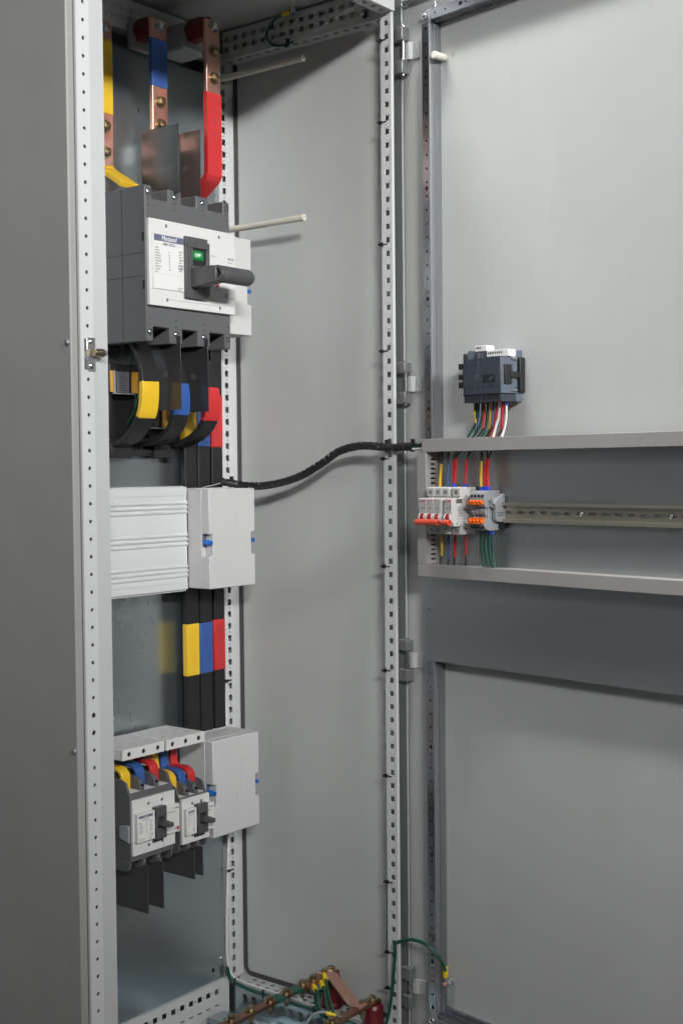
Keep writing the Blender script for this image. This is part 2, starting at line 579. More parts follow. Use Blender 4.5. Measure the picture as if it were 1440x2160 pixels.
BOLT = hexbolt().mesh('bolt', (0, 0, 0), M['brass'])
BOLT_C = hexbolt().mesh('bolt', (0, 0, 0), M['zinc'])
BOLT_S = hexbolt(7, 6, 10.5).mesh('bolt', (0, 0, 0), M['brass'])
_m = MB().cyl((0, 0), 'w', 4.2, 0, 1.2, 14).cyl((0, 0), 'w', 4.0, 1.2, 2.6, 14, r1=2.4)
_m.box(-2.2, 2.2, -0.4, 0.4, 2.5, 2.75)
SCREW = _m.mesh('screw', (0, 0, 0), M['zinc'])
_m = MB().cyl((0, 0), 'w', 3.0, 0, 0.9, 12).cyl((0, 0), 'w', 2.8, 0.9, 1.6, 12, r1=1.6)
SCREW_S = _m.mesh('screw', (0, 0, 0), M['zinc'])


_m = MB().cyl((0, 0), 'w', 4.4, 0, 1.2, 14).cyl((0, 0), 'w', 4.0, 1.2, 2.6, 14, r1=2.4)
SCREW_D = _m.mesh('screw', (0, 0, 0), M['rail_dull'])


def C(x, y, z): return (x, z, -y)

# ================================================================ SETTING
fl = MB().box(-3000, 3000, -1812, -1800, -2500, 4500)
o = solo('floor', 'painted grey workshop floor under the cabinet', None, fl, M['floor'], CAB, (0, -1806, 0), kind='structure')

# ================================================================ CABINET
K = Thing('electrical_cabinet', 'tall light grey steel electrical cabinet standing with its door open', 'cabinet', CAB, (380, -1800, -280))
ZB, ZT = -1796, 246
# left outer side panel with rounded front edge
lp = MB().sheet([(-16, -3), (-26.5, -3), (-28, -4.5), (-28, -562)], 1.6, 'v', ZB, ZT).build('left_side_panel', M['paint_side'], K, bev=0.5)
_b = MB().cyl((0, 0), 'w', 5.2, 0, 0.7, 20).cyl((0, 0), 'w', 4.4, 0.7, 3.0, 20, r1=2.0)
bs = _b.mesh('screw', (0, 0, 0), M['zinc_dark'])
for y, z in ((10, -474.5), (9.4, -1048)):
    inst(bs, 'screw', K, C(-28.05, y, z), '-u', lp)
# front left post: perforated face, sloped inner face, lip
m = MB().perf((0, 0, 0), (0, 1, 0), (1, 0, 0), (0, 0, 1), ZB, ZT, -12, 11, [(-25*k, 0, 2.8 if k not in (40, 41) else 3.8, 2.7 if k not in (40, 41) else 3.7, True) for k in range(-9, 72)], 1.6)
m.sheet([(-12, -24), (-12, -0.1)], 1.5, 'v', ZB, ZT)
m.sheet([(43.4, -26), (45.9, -11.3), (44.6, -9.2), (11, -0.05)], 1.5, 'v', ZB, ZT)
fp = m.build('front_left_post', M['frame'], K)
MB().box(-10, 40, ZB, ZT, -30, -26.2).build('post_back', M['frame'], K, fp)
MB().box(-9, 9, ZB, ZT, -4.5, -1.8).build('post_hole_shade', M['hole'], K, fp)  # dark backing added so the post holes look shaded inside
MB().box(-15.8, -12.3, ZB, ZT, -12, -4).build('panel_gap_strip', M['seal_gap'], K, fp)  # dark strip filling the gap between panel and post
# latch (lock catch) screwed to the perforated face
ml = MB().prism([(-4, -466), (12, -466), (12, -483), (20, -486), (20, -494), (12, -500), (12, -513), (-1, -513), (-4, -510)], 'w', 0.2, 2.6).build('latch_plate', M['chrome'], K, fp, bev=0.8)
MB().box(-7.5, -4.2, -511, -468, 0.2, 1.2).build('latch_backing', M['zinc'], K, fp)
MB().cyl((-487.5, 9), 'u', 6.0, 2, 20, 18).build('latch_roller', M['brass'], K, fp, bev=0.8)
MB().cyl((-487.5, 9), 'u', 4.2, 20, 25, 16).build('latch_pin', M['zinc_dark'], K, fp, bev=0.6)
inst(SCREW, 'screw', K, (4, -472, 2.6), 'w', fp)
inst(SCREW, 'screw', K, (4, -506, 2.6), 'w', fp)
# rear right post
sq = [(170.3-25*k, 760, 6.2, 5.0, False) for k in range(-2, 77)]
sm = [(157.8-25*k, 760, 1.7, 1.7, True) for k in range(-2, 77)]
m = MB().perf((0, 0, -444), (0, 1, 0), (1, 0, 0), (0, 0, 1), -1722, 200, 745, 773, sorted(sq+sm), 1.6)
m.sheet([(790.5, -445.2), (774, -445.2), (773, -444.05)], 1.5, 'v', -1722, 200)
m.sheet([(745, -444.05), (745, -462)], 1.5, 'v', -1722, 200)
rp = m.build('rear_right_post', M['frame'], K)
MB().box(747, 790, -1722, 200, -480, -463).build('post_back', M['frame'], K, rp)
# front right post: perforated inner lip with pressed marks, outer wall behind it
sq = [(171.5-25*k, -24, 5.0, 4.6, False) for k in range(-2, 78)]
m = MB().perf((752, 0, 0), (0, 1, 0), (0, 0, 1), (-1, 0, 0), -1760, 190, -36.5, -13.8, sq, 1.6)
m.sheet([(752.05, -14.2), (752.8, -12.8), (757, -12.4)], 1.3, 'v', -1760, 190)
m.sheet([(757, -36), (752.05, -36.5)], 1.3, 'v', -1760, 190)
fr = m.build('front_right_post', M['frame'], K)
m = MB()
for k in range(-1, 77):
    z = 171.5-25*k
    m.box(751.4, 752.0, z+8.2, z+8.9, -23, -15.5)
    m.cyl((z-12.5, -23.2), 'u', 1.7, 751.3, 752.0, 10)
m.build('pressed_marks', M['frame'], K, fr)
m = MB().sheet([(788, -57), (788, -17.5), (788.8, -15.0), (791.5, -14.2)], 1.6, 'v', ZB, ZT)
m.build('outer_wall', M['wall_zinc'], K, fr)
MB().box(786.4, 790.2, ZB, ZT, -15.0, -12.6).build('front_lip', M['frame'], K, fr, bev=1.1)
# rear left post, mostly hidden
MB().box(-10, 40, -1722, 200, -480, -444).build('rear_left_post', M['frame'], K, bev=1)
# right side panel, and a dark strip painting the shadow gap along it
MB().box(792, 794, ZB, ZT, -562, -18).build('right_side_panel', M['paint'], K)
path = [(791, 184, -438.5)]+[(791, -1702-16*math.sin(math.pi/2*a/6), -422.5-16*math.cos(math.pi/2*a/6)) for a in range(7)]+[(791, -1718, -60)]
MB().sweep(path, [(-4.8, -0.9), (4.8, -0.9), (4.8, 0.9), (-4.8, 0.9)], hint=(1, 0, 0)).build('gap_shade_strip', M['seal_gap'], K)
MB().box(-27, 793.5, ZT, ZT+3, -562, -2).build('roof_sheet', M['paint'], K)
MB().box(-27, 793.5, ZB, ZT, -564, -562).build('back_panel', M['paint'], K)
# top rails
def squares(a_first, n, b, ha=6.2, hb=5.0, step=25): return [(a_first+step*k, b, ha, hb, False) for k in range(n)]
def dots(a_first, n, b, step=25): return [(a_first+step*k, b, 1.7, 1.7, True) for k in range(n)]
m = MB()
yph = 230.6 % 25
for zc, b0, b1 in ((224.5, 215, 240), (205, 184, 215)):
    m.perf((756, 0, 0), (0, 0, -1), (0, 1, 0), (-1, 0, 0), 38, 440, b0, b1, sorted(squares(yph+50, 16, zc)+dots(yph+62.5, 15, zc)), 1.6)
m.perf((0, 184, 0), (0, 0, -1), (1, 0, 0), (0, -1, 0), 38, 440, 756, 790, squares(yph+50, 16, 770), 1.6)
m.box(756, 790, 240, 241.5, -440, -38)
m.build('top_right_rail', M['frame'], K)
m = MB()
xph = 453.7 % 25
for zc, b0, b1 in ((220.5, 211, 240), (201.5, 182, 211)):
    m.perf((0, 0, -444), (1, 0, 0), (0, 1, 0), (0, 0, 1), 45, 745, b0, b1, sorted(squares(xph+50, 27, zc)+dots(xph+62.5, 26, zc)), 1.6)
m.box(45, 745, 182, 240, -470, -447)
m.build('top_rear_rail', M['frame'], K)
m = MB().perf((0, 190, 0), (1, 0, 0), (0, 0, -1), (0, -1, 0), 44, 758, 8, 36, squares(60, 28, 22, 5.5, 4.5), 1.6)
m.box(44, 758, 190.2, 236, -12, -8)
m.box(44, 758, 190.2, 236, -36, -33)
m.build('top_front_rail', M['frame'], K, bev=1.2)
# bottom rails
m = MB()
for xc, b0, b1 in ((764.7, 752, 773.6), (782.5, 773.6, 792)):
    m.perf((0, -1725, 0), (0, 0, -1), (1, 0, 0), (0, 1, 0), 14, 456, b0, b1, sorted(squares(7.8+25*1, 16, xc, 6.2, 4.6)+dots(20.3+25, 15, xc)), 1.6)
m.box(752, 753.4, -1733, -1725.2, -456, -14)
brr = m.build('bottom_right_rail', M['frame'], K)
MB().perf((753.5, 0, 0), (0, 0, -1), (0, 1, 0), (-1, 0, 0), 14, 456, -1790, -1733, squares(32.8, 16, -1756, 6, 9), 1.6).build('rail_web', M['galv'], K, brr)
MB().box(758, 790, -1795, -1792, -456, -14).build('rail_base', M['frame'], K, brr)
m = MB()
x0 = 656.7 % 25
m.perf((0, 0, -444), (1, 0, 0), (0, 1, 0), (0, 0, 1), 45, 744, -1752, -1716, sorted(squares(x0+50, 27, -1735.5, 6.2, 5.4)+dots(x0+62.5, 26, -1735.5)), 1.6)
m.perf((0, 0, -444), (1, 0, 0), (0, 1, 0), (0, 0, 1), 45, 744, -1790, -1752, squares(x0+50, 27, -1764, 6.2, 1.4), 1.6)
m.box(45, 744, -1716, -1714.6, -470, -443.6)
m.build('bottom_rear_rail', M['frame'], K)
m = MB().perf((0, -1725, 0), (1, 0, 0), (0, 0, -1), (0, 1, 0), 44, 752, 14, 48, sorted(squares(60, 27, 30)+dots(72.5, 26, 30)), 1.6)
m.box(44, 752, -1790, -1725.2, -50, -48)
m.build('bottom_front_rail', M['frame'], K)
# base: gland plates
gp = MB().box(44, 752, -1795, -1790, -444, -50).build('base_plate', M['galv'], K)
MB().box(560, 748, -1786, -1784, -330, -240).build('gland_plate', M['galv'], K, gp, bev=0.5)
m = MB().perf((0, -1772, 0), (0, 0, -1), (1, 0, 0), (0, 1, 0), 60, 430, 668, 712, [(80+26*k, 690, 9, 13, False) for k in range(13)], 2.0)
m.box(668, 670, -1789, -1772.2, -430, -60)
m.box(710, 712, -1789, -1772.2, -430, -60)
m.build('slotted_gland_strip', M['galv'], K, gp)
for y in (150, 215, 300):
    inst(SCREW, 'screw', K, C(640, y, -1784), 'v', gp)
MB().box(690, 748, -1718, -1716, -470, -446).box(690, 748, -1740, -1718, -448.4, -446.4).build('plate_bracket', M['zinc'], K)
# mounting plate
mp = MB().box(70, 738, -1714, 150, -453, -450).build('mounting_plate', M['galv'], K, bev=0.6)
MB().box(735.4, 738, -1714, 150, -468, -453.2).build('plate_flange', M['galv'], K, mp)
MB().box(70, 738, -1712, -1709.5, -468, -453.2).build('plate_flange', M['galv'], K, mp)
MB().cyl((703, -1690), 'w', 4.5, -450.2, -449.6, 16).build('plate_hole', M['hole'], K, mp)
inst(SCREW, 'screw', K, (728, -1672, -450), 'w', mp)
MB().cyl((0, 0), 'w', 1, 0, 1, 6)
MB().box(560, 600, 118, 141, -449.8, -447.8).box(560, 562, 118, 141, -449.8, -434).build('plate_tab', M['zinc'], K, mp)

# ================================================================ DOOR
DR = Thing('cabinet_door', 'open light grey cabinet door showing its inner side with metal rails', 'cabinet door', DOOR, (-70, -1790, -25))
ds = MB().box(-84, 640, -1786, 212, -27, -25).build('door_sheet', M['paint'], DR)
MB().sheet([(640, -27), (640, -6)], 1.5, 'v', -1786, 212).build('door_flange', M['paint'], DR, ds)
MB().sheet([(212, -27), (212, -6)], 1.5, 'u', -70, 640).build('door_flange', M['paint'], DR, ds)
MB().sheet([(-84, -25), (-84, -44)], 1.5, 'v', -1786, 212).build('door_flange', M['paint'], DR, ds)
# vertical rail
hz = [(116.45-25*k, 0, 2.3, 2.1, True) for k in range(-1, 75) if k not in (0-1,)]
big = [142.7, 55.3, -144.8, -345.2, -545.6, -1170, -1371, -1571.5, -1658]
hz = sorted([h for h in hz if all(abs(h[0]-b) > 7.5 for b in big)]+[(b, 0, 4.2, 3.6, True) for b in big])
m = MB().perf((0, 0, 0), (0, 1, 0), (1, 0, 0), (0, 0, 1), -1664, 152, -8.5, 7.6, hz, 1.4)
m.sheet([(-8.5, -25), (-8.5, 0)], 1.2, 'v', -1664, 152)
vr = m.build('door_rail', M['rail'], DR)
m = MB().sheet([(7.6, 0), (8.8, -0.9), (9.3, -2.6), (9.3, -12), (10.8, -12), (10.8, -13.6), (11.6, -13.6), (11.6, -18), (12.4, -18), (12.4, -20), (13.0, -20), (13.0, -25)], 1.2, 'v', -1664, 152)
m.build('rail_flutes', M['rail_dull'], DR, vr)
MB().box(-7, 6.5, -1664, 152, -4, -1.6).build('rail_hole_shade', M['hole'], DR, vr)  # dark sheet added close behind the face to shade the rail holes
MB().box(-15.5, -9.2, -1690, 180, -24.8, -8).build('rail_seal', M['seal_gap'], DR, vr)
# top rail
hx = [(-1.4+25*k, 166.2, 1.9, 1.9, True) for k in range(1, 25) if k not in (3,)]
hx = sorted(hx+[(75+250*k, 166.2, 4.2, 3.6, True) for k in range(3)][:0]+[(85.5, 166.4, 4.2, 3.6, True)])
m = MB().perf((0, 0, 0), (1, 0, 0), (0, 1, 0), (0, 0, 1), 11, 618, 158, 174.5, hx, 1.4)
m.sheet([(174.5, 0), (174.5, -25)], 1.2, 'u', 11, 618)
m.sheet([(155, -25), (155, -13), (158, -12), (158, 0)], 1.2, 'u', 11, 618)
tr = m.build('door_rail', M['rail'], DR)
MB().box(11, 618, 159, 174, -4, -1.6).build('rail_hole_shade', M['hole'], DR, tr)  # same added dark sheet behind the top rail holes
# bottom rail
m = MB().perf((0, 0, 0), (1, 0, 0), (0, 1, 0), (0, 0, 1), 11, 618, -1690, -1674, [(23.6+25*k, -1682, 1.9, 1.9, True) for k in range(23)], 1.4)
m.sheet([(-1658, -25), (-1658, -19), (-1663, -19), (-1663, -12), (-1668, -12), (-1668, -4), (-1674, -3), (-1674, 0)], 1.2, 'u', 11, 618)
m.build('door_rail', M['rail'], DR)
# rail corner pieces with socket screws
for z0, z1, zs in ((153, 176, 164), (-1692, -1665, -1683)):
    cp = MB().box(-9, 10, z0, z1, -24, -1).build('rail_corner', M['zinc_dark'], DR, bev=0.8)
    MB().ring((-1, zs), 'w', 6, 2.6, -1, 3.6, 18).build('socket_screw', M['zinc'], DR, cp, bev=0.4)
    MB().cyl((-1, zs), 'w', 2.8, -1, 1.2, 6).build('screw_socket', M['hole'], DR, cp)
MB().cyl((7, -18), 'v', 2.2, 166, 196, 12).build('corner_pin', M['zinc'], DR)
# hinges
for (a, b, c, d, e, f) in ((166, 141, 138, 106, 105, 80), (-456, -476, -482, -511, -512, -533), (-978, -998, -1003, -1032, -1034, -1056), (-1605, -1628, -1627, -1656, -1658, -1682)):
    hg = MB().prism([(-86, -24), (-86, -4), (-79, -4), (-77.5, -6), (-76, -2), (-63, -2), (-63, -20), (-74, -24)], 'v', b, a).build('hinge', M['zinc_dark'], DR, bev=0.8)
    MB().prism([(-86, -24), (-86, -4), (-79, -4), (-77.5, -6), (-76, -2), (-63, -2), (-63, -20), (-74, -24)], 'v', f, e).build('lower_knuckle', M['zinc_dark'], DR, hg, bev=0.8)
    MB().cyl((-68.5, -11), 'v', 3.0, f-4, a+4, 14).build('hinge_pin', M['zinc'], DR, hg, bev=0.8)
    lf = MB().sheet([(-38, -23.2), (-55, -22.5), (-60, -16), (-68, -15.2)], 2.2, 'v', d, c).build('hinge_leaf', M['paint'], DR, hg, bev=0.7)
    MB().box(-77, -71.5, d-0.5, c, -24.5, -16).build('hinge_tab', M['frame'], DR, hg, bev=0.5)
    for s_, z_ in ((-50, c-5), (-44, (c+d)/2), (-50, d+5)):
        MB().cyl((s_, z_), 'w', 1.4, -21, -19.6, 10).build('rivet', M['frame'], DR, hg)
# sheet standing off the rails behind the ducts
sh = MB().box(-9.5, 600, -1009, -602, 0.6, 2.2).build('mounting_sheet', M['galv_dull'], DR, bev=0.3)
inst(SCREW, 'screw', DR, (0, -913, 2.2), 'w', sh)
# white plug, pressed earth mark, ground stud
pb = MB().cyl((24, 90), 'w', 6.6, -25, 5, 18).build('nylon_plug', M['nylon'], DR, bev=1.0)
m = MB().ring((44, 92.5), 'w', 5.4, 4.7, -25, -24.8, 24)
m.box(43.7, 44.3, 92.5, 96.3, -25, -24.8).box(40.8, 47.2, 92.2, 92.8, -25, -24.8).box(41.8, 46.2, 90.5, 91.1, -25, -24.8).box(42.9, 45.1, 88.8, 89.4, -25, -24.8)
m.build('earth_mark', M['ink_light'], DR)
st = MB().cyl((25.7, -1608.3), 'w', 3.2, -25, -2, 14).build('ground_stud', M['copper'], DR, bev=0.8)
for a, b, r in ((-23, -21, 8), (-21, -18.5, 7.5), (-18.5, -12, 7.2), (-12, -9, 7.2)):
    MB().cyl((25.7, -1608.3), 'w', r, a, b, 6 if b > -13 else 18).build('nut', M['zinc'], DR, st, bev=0.4)
m = MB().ring((42.3, -1604.5), 'w', 4.6, 4.0, -25, -24.8, 20).cyl((42.3, -1604.5), 'w', 1.2, -25, -24.7, 10)
m.build('earth_mark', M['ink_light'], DR)

# ================================================================ MAIN BREAKER
M['barrier_grey'] = mat('grey_barrier_fibre', (0.062, 0.062, 0.065), 0.42, var=0.1, vscale=20)
M['barrier'] = mat('phase_barrier_fibre', (0.035, 0.035, 0.038), 0.30, var=0.1, vscale=20)
B0 = Thing('main_circuit_breaker', 'large grey three pole main breaker with white front, green OFF window and extended handle', 'circuit breaker', CAB, (520, -282, -450))
T_, B_ = -141.0, -421.0
out = [(408, B_), (425, B_), (425, -394), (466, -394), (466, B_-1), (499, B_-1), (499, -394), (539, -394), (539, B_-1), (572, B_-1), (572, -394), (613, -394), (613, B_-1), (629, B_-1),
       (629, T_), (612, T_), (612, -164), (571, -164), (571, T_), (539, T_), (539, -164), (500, -164), (500, T_), (466, T_), (466, -164), (424.5, -164), (424.5, T_), (408, T_)]
body = MB().prism(out, 'w', -420, -310).build('body', M['brk'], B0, bev=2.2)
MB().box(406.8, 630, -412, -150, -450, -420.2).build('rear_housing', M['brk_side'], B0, bev=1.5)
for z in (-262, -303):
    MB().box(407.6, 408.3, z-0.6, z+0.6, -419, -316).build('mould_line', M['brk_side'], B0, body)
MB().box(407.5, 408.4, B_+3, T_-3, -371, -369.8).build('mould_line', M['brk_side'], B0, body)
for z in (-234, -320):
    MB().box(407.5, 409.5, z-8, z+8, -318, -313).build('side_slot', M['hole'], B0, body)
# dark terminal chambers behind the openings
for x0, x1 in ((425, 466), (499.5, 539), (571.5, 612.5)):
    MB().box(x0+1, x1-1, -182, -168, -412, -330).build('terminal_pad', M['copper_dull'], B0, body)
for x in (416.5, 482.5, 556, 621):
    for z in (-153, -404):
        MB().ring((x, z), 'w', 5.6, 4.2, -310.2, -309.0, 18).build('screw_rim', M['brk_side'], B0, body)
        if x < 600: inst(SCREW, 'screw', B0, (x, z, -310.4), 'w', body)
    for z in (-166, -177, -380, -391):
        MB().cyl((x, z), 'w', 1.5, -310.2, -309.8, 10).build('pin_hole', M['hole'], B0, body)
wp = MB().box(410, 634, -356.5, -201, -309.8, -302).build('front_cover', M['white'], B0, bev=1.2)
MB().box(416, 634, -326.5, -226, -301.9, -300.2).build('raised_cover', M['white'], B0, wp, bev=0.6)
lb = MB().box(419.5, 494, -325, -227.5, -300.1, -299.9).build('rating_label', M['label'], B0, wp)
MB().box(419.7, 493.8, -240.3, -228.5, -299.85, -299.7).build('label_header', M['ink_blue'], B0, lb)
text('Metasol', 12, (457, -234.5, -299.6), B0, M['ink_white'], lb, 'CENTER', shear=0.18, bold=0.15)
text('ABH 803c', 7.6, (457, -244.8, -299.6), B0, M['ink'], lb, 'CENTER', bold=0.05)
rows(B0, 421.5, 440, -298, -250, -299.75, 10, M['ink_light'], 3, lb)
rows(B0, 456, 461, -292, -256, -299.75, 7, M['ink_light'], 4, lb)
rows(B0, 482, 493, -292, -252, -299.75, 8, M['ink_light'], 5, lb, fill=0.8)
rows(B0, 478, 493, -325, -319, -299.75, 2, M['ink_light'], 6, lb, fill=0.8)
text('CE', 12, (493, -303.5-(-20), -299.6), B0, M['ink'], lb, 'RIGHT')
for z in (-246, -298.5):
    MB().box(421, 493, z-0.15, z+0.15, -299.8, -299.7).build('label_rule', M['ink_light'], B0, lb)
text('MCCB', 6.2, (622, -252, -300.0), B0, M['ink'], wp, 'CENTER', bold=0.1)
rows(B0, 613, 632, -260.5, -256.5, -300.1, 1, M['ink_light'], 8, wp, fill=0.8)
rows(B0, 566, 582, -252.5, -249, -300.1, 1, M['ink_light'], 9, wp, fill=0.8)
MB().cyl((583, -304), 'w', 4.6, -300.2, -298.9, 18).build('trip_button', M['ink_red'], B0, wp, bev=0.5)
text('Push to Trip', 3.6, (584, -314.5, -300.0), B0, M['ink_light'], wp, 'CENTER')
text('LS', 10.5, (607, -322, -300.0), B0, M['ink'], wp, 'CENTER', shear=0.25, bold=0.2)
MB().box(452, 590, -343.6, -342.9, -301.95, -301.7).box(590, 590.7, -353, -343, -301.95, -301.7).build('cover_groove', M['ink_light'], B0, wp)
for x, z in ((451.4, -211), (590, -212.8), (452, -344.2), (590.5, -346.9)):
    inst(SCREW_S, 'screw', B0, (x, z, -302), 'w', wp)
# operating handle: plate with window, lever, cross grip
hp = MB().box(494, 552, -243, -223.5, -300, -294).box(494, 513, -336.5, -243, -300, -294).box(548.5, 552, -336.5, -243, -300, -294).box(513, 548.5, -336.5, -276, -300, -294).box(498, 561, -329, -229.5, -300.1, -297.5)
hp = hp.build('handle_plate', M['brk_mid'], B0, bev=1.0)
MB().box(514, 548, -275, -243.5, -297.4, -297.0).build('window_recess', M['hole'], B0, hp)
gw = MB().prism([(-247.5, -297), (-247.5, -296.0), (-263, -294.6), (-265, -296.9)], 'u', 513.6, 541).build('off_flag', M['ink_green'], B0, hp)
text('OFF', 8.8, (526, -256, -294.6), B0, M['ink_white'], hp, 'CENTER', bold=0.35)
MB().cyl((523, -233), 'w', 1.4, -294.1, -293.8, 10).build('pin_hole', M['hole'], B0, hp)
lv = MB().prism([(-280, -294.2), (-281, -240), (-284, -232), (-310, -232), (-313, -240), (-318, -294.2)], 'u', 507, 529).build('lever', M['brk_mid'], B0, hp, bev=2)
m = MB().ring((-297, -231), 'u', 15.5, 9.0, 508, 520, 28)
m.cyl((-297, -231), 'u', 15.5, 520, 592, 28).cyl((-297, -231), 'u', 15.5, 592, 600, 28, r1=11.0)
m.build('cross_grip', M['brk_mid'], B0, hp, bev=1.2)
MB().cyl((-297, -231), 'u', 8.9, 518.5, 519.9, 24).build('grip_bore', M['hole'], B0, hp)
# phase barriers above and below
for x, y0, y1, z0, z1 in ((482, 297, 394, T_-6, -21), (556, 314, 405, T_-6, -15), (483, 300, 392, -542, B_+14), (556, 300.5, 392, -544, B_+14)):
    pb = MB().box(x-0.7, x+0.7, z0, z1, -y1, -y0).build('phase_barrier', M['barrier'], B0, bev=0.3)
    zc = (z0+z1)/2
    for k in range(4):
        MB().box(x-0.95, x-0.7, zc-6, zc+4, -(y0+y1)/2+3.2*k+2, -(y0+y1)/2+3.2*k+3).build('pressed_mark', M['brk'], B0, pb)

# ================================================================ TERMINAL BOXES (busbar end covers)
def tbox(label, x0, x1, z0, z1, yf, yb, left=True):
    zc = (z0+z1)/2
    t = Thing('terminal_cover', label, 'terminal cover', CAB, ((x0+x1)/2, z0, -yb), 'white box covers with blue clips')
    n0, n1 = zc-34, zc+9.5
    poly = [(x0, z0), (x1, z0), (x1, n0), (x1-11, n0), (x1-11, n1), (x1, n1), (x1, z1), (x0, z1)]
    if left: poly += [(x0, n1), (x0+10, n1), (x0+10, n0), (x0, n0)]
    b = MB().prism(poly, 'w', -yf-20, -yf).build('cover_front', M['abs'], t, bev=2.0)
    MB().box(x0, x1, z0, z1, -yb, -yf-20.2).build('cover_body', M['abs'], t, bev=2.0)
    MB().box(x0+3, x1-3, z1-4, z1+1.5, -yb-8, -yb+14).build('rear_flange', M['abs'], t, bev=1.0)
    sides = ([x0+6] if left else [])+[x1-5]
    for x in sides:
        c = MB().cyl((x, zc-7), 'w', 5.0, -yf-19, -yf-6, 14).box(x-2.4, x+2.4, zc-11, zc-3, -yf-7, -yf+1.2).build('clip', M['clip_blue'], t, bev=0.8)
        MB().cyl((x, zc-7), 'w', 2.0, -yf+1.1, -yf+1.5, 10).build('clip_slot', M['hole'], t, c)
        MB().box(x-5, x+6, zc-16, zc+9, -yf-20, -yf-19.2).build('clip_recess', M['ink_blue'], t, c)
    for x in sides:
        d = 1 if x < (x0+x1)/2 else -1
        for k in range(5):
            a = x+d*7
            MB().box(min(a, a+d*15), max(a, a+d*15), zc-3-8.5*k, zc-2.3-8.5*k, -yf, -yf+0.55).build('grip_rib', M['abs'], t, b)
    if left:                                                       # pressed lightning mark
        xm, zm = (x0+x1)/2+12, zc+50
        pts = [(xm, zm), (xm+13, zm+3), (xm+1, zm-33), (xm+9, zm-28), (xm-10, zm-78), (xm-6, zm-52), (xm-9, zm-44), (xm-3, zm-40), (xm, zm)]
        m = MB()
        for p, q in zip(pts, pts[1:]):
            m.sweep([(p[0], p[1], -yf), (q[0], q[1], -yf)], [(-0.9, -0.5), (0.9, -0.5), (0.9, 0.5), (-0.9, 0.5)], hint=(0, 0, 1))
        m.build('lightning_mark', M['abs'], t, b)
    return t


tbox('white box cover half hidden behind the main breaker', 637, 716, -388.5, -197.5, 333, 420, left=False)
tbox('middle white box cover beside the ribbed white cover', 587, 718, -884, -690.5, 333, 392)
tbox('lowest white box cover beside the two small breakers', 588, 722, -1369, -1180, 333, 424)

# ================================================================ RIBBED COVER
rc = Thing('ribbed_busbar_cover', 'wide white ribbed plastic busbar cover left of the middle box', 'busbar cover', CAB, (440, -886, -450))
prof = [(-686, -448), (-686, -390.5)]
def rib(zc): return [(zc+4.2, -390.0), (zc+3.0, -388.2), (zc+0.5, -387.4), (zc-2.0, -388.4), (zc-3.2, -390.8), (zc-4.2, -390.6)]
prof += [(-687, -389.5), (-703, -389.5), (-703, -391.0), (-704.2, -391.0), (-704.2, -390.0)]
for zc in (-717.5, -726.5, -735.5, -780, -789, -798, -841, -850, -859): prof += rib(zc)
prof += [(-872, -390.0), (-872, -391.2), (-873.2, -391.2), (-873.2, -389.6), (-885, -389.6), (-886, -390.6), (-886, -448)]
MB().prism(prof, 'u', 190, 584).build('cover', M['white2'], rc)
MB().box(190, 583, -690, -685.2, -446, -404).box(575, 583.5, -688, -684.6, -430, -398).build('top_lip', M['white2'], rc, bev=0.6)
MB().box(190, 583, -889.5, -886.4, -446, -394).build('bottom_lip', M['abs'], rc, bev=0.6)
MB().box(584.2, 586.2, -882, -692, -440, -393).build('end_cap', M['abs'], rc, bev=0.5)

# ================================================================ SUPPLY BUSBARS AT THE TOP
def bolts(T, x, zs, y):
    for z in zs:
        inst(BOLT, 'bolt', T, (x, z, -y), 'w', spin=random.random())
        MB().cyl((x-1, z), 'w', 4.6, -y-(24 if y < 420 else 10), -y-8, 12).build('bolt_shank', M['brass'], T)


def sleeve_print(T, x, z0, z1, w, seed, under):
    r = random.Random(seed)
    m = MB()
    z = z1
    while z > z0:
        l = r.uniform(3, 16)
        m.box(x-r.uniform(.7, 1.6), x+r.uniform(.7, 1.6), max(z-l, z0), z, w, w+0.05)
        z -= l+r.uniform(1.2, 8)
    m.build('sleeve_print', M['ink'], T, under)


def supply(label, x0, x1, y, ztop, zbot, zb, zs):
    t = Thing('supply_busbar', label, 'busbar', CAB, ((x0+x1)/2, zbot, -y-4), 'copper supply bars above the main breaker')
    MB().box(x0, x1, zbot, ztop, -y-8, -y).build('copper_bar', M['copper'], t, bev=1.2)
    bolts(t, (x0+x1)/2, zs, y)
    inst(BOLT_C, 'bolt', t, ((x0+x1)/2, zb, -y), 'w', spin=0.4)
    return t


def bent_sleeve(t, path, x0, x1, material):
    P = smooth([(p[1], -p[0], 0) for p in path], 4)
    return MB().sheet([(p.x, p.y) for p in P], 10, 'u', x0-0.9, x1+0.9).build('sleeve', M[material], t, bev=1.8)


# the three bars stand stepped in depth and reach the terminals through a forward or backward bend
ty = supply('yellow sleeved copper supply bar at the left above the main breaker', 411.5, 452.4, 438, 184, -92, 170, (-13, -61))
MB().box(410.6, 453.3, 11, 150, -446.9, -437.1).build('sleeve', M['sl_yel'], ty, bev=2.0)
bent_sleeve(ty, [(437, -84), (433, -90), (420, -98), (396, -112), (372, -127)], 411.5, 452.4, 'sl_yel')
tb = supply('blue sleeved copper supply bar above the middle pole', 500.6, 540, 382, 195.4, -150, 181.5, (40.8, -2.8))
sl = MB().box(499.7, 540.9, 67.6, 157.8, -390.9, -381.1).build('sleeve', M['sl_blu'], tb, bev=2.0)
sleeve_print(tb, 522, 78, 145, -381.05, 5, sl)
trd = supply('red sleeved copper supply bar bent back above the right pole', 577, 614.3, 315, 198, 40, 187, (140, 89))
sl = bent_sleeve(trd, [(314, 61), (314, 0), (314, -84), (317, -98), (326, -108), (372, -140), (384, -150)], 577, 614.3, 'sl_red')
sleeve_print(trd, 598, -78, 52, -313.95, 9, sl)
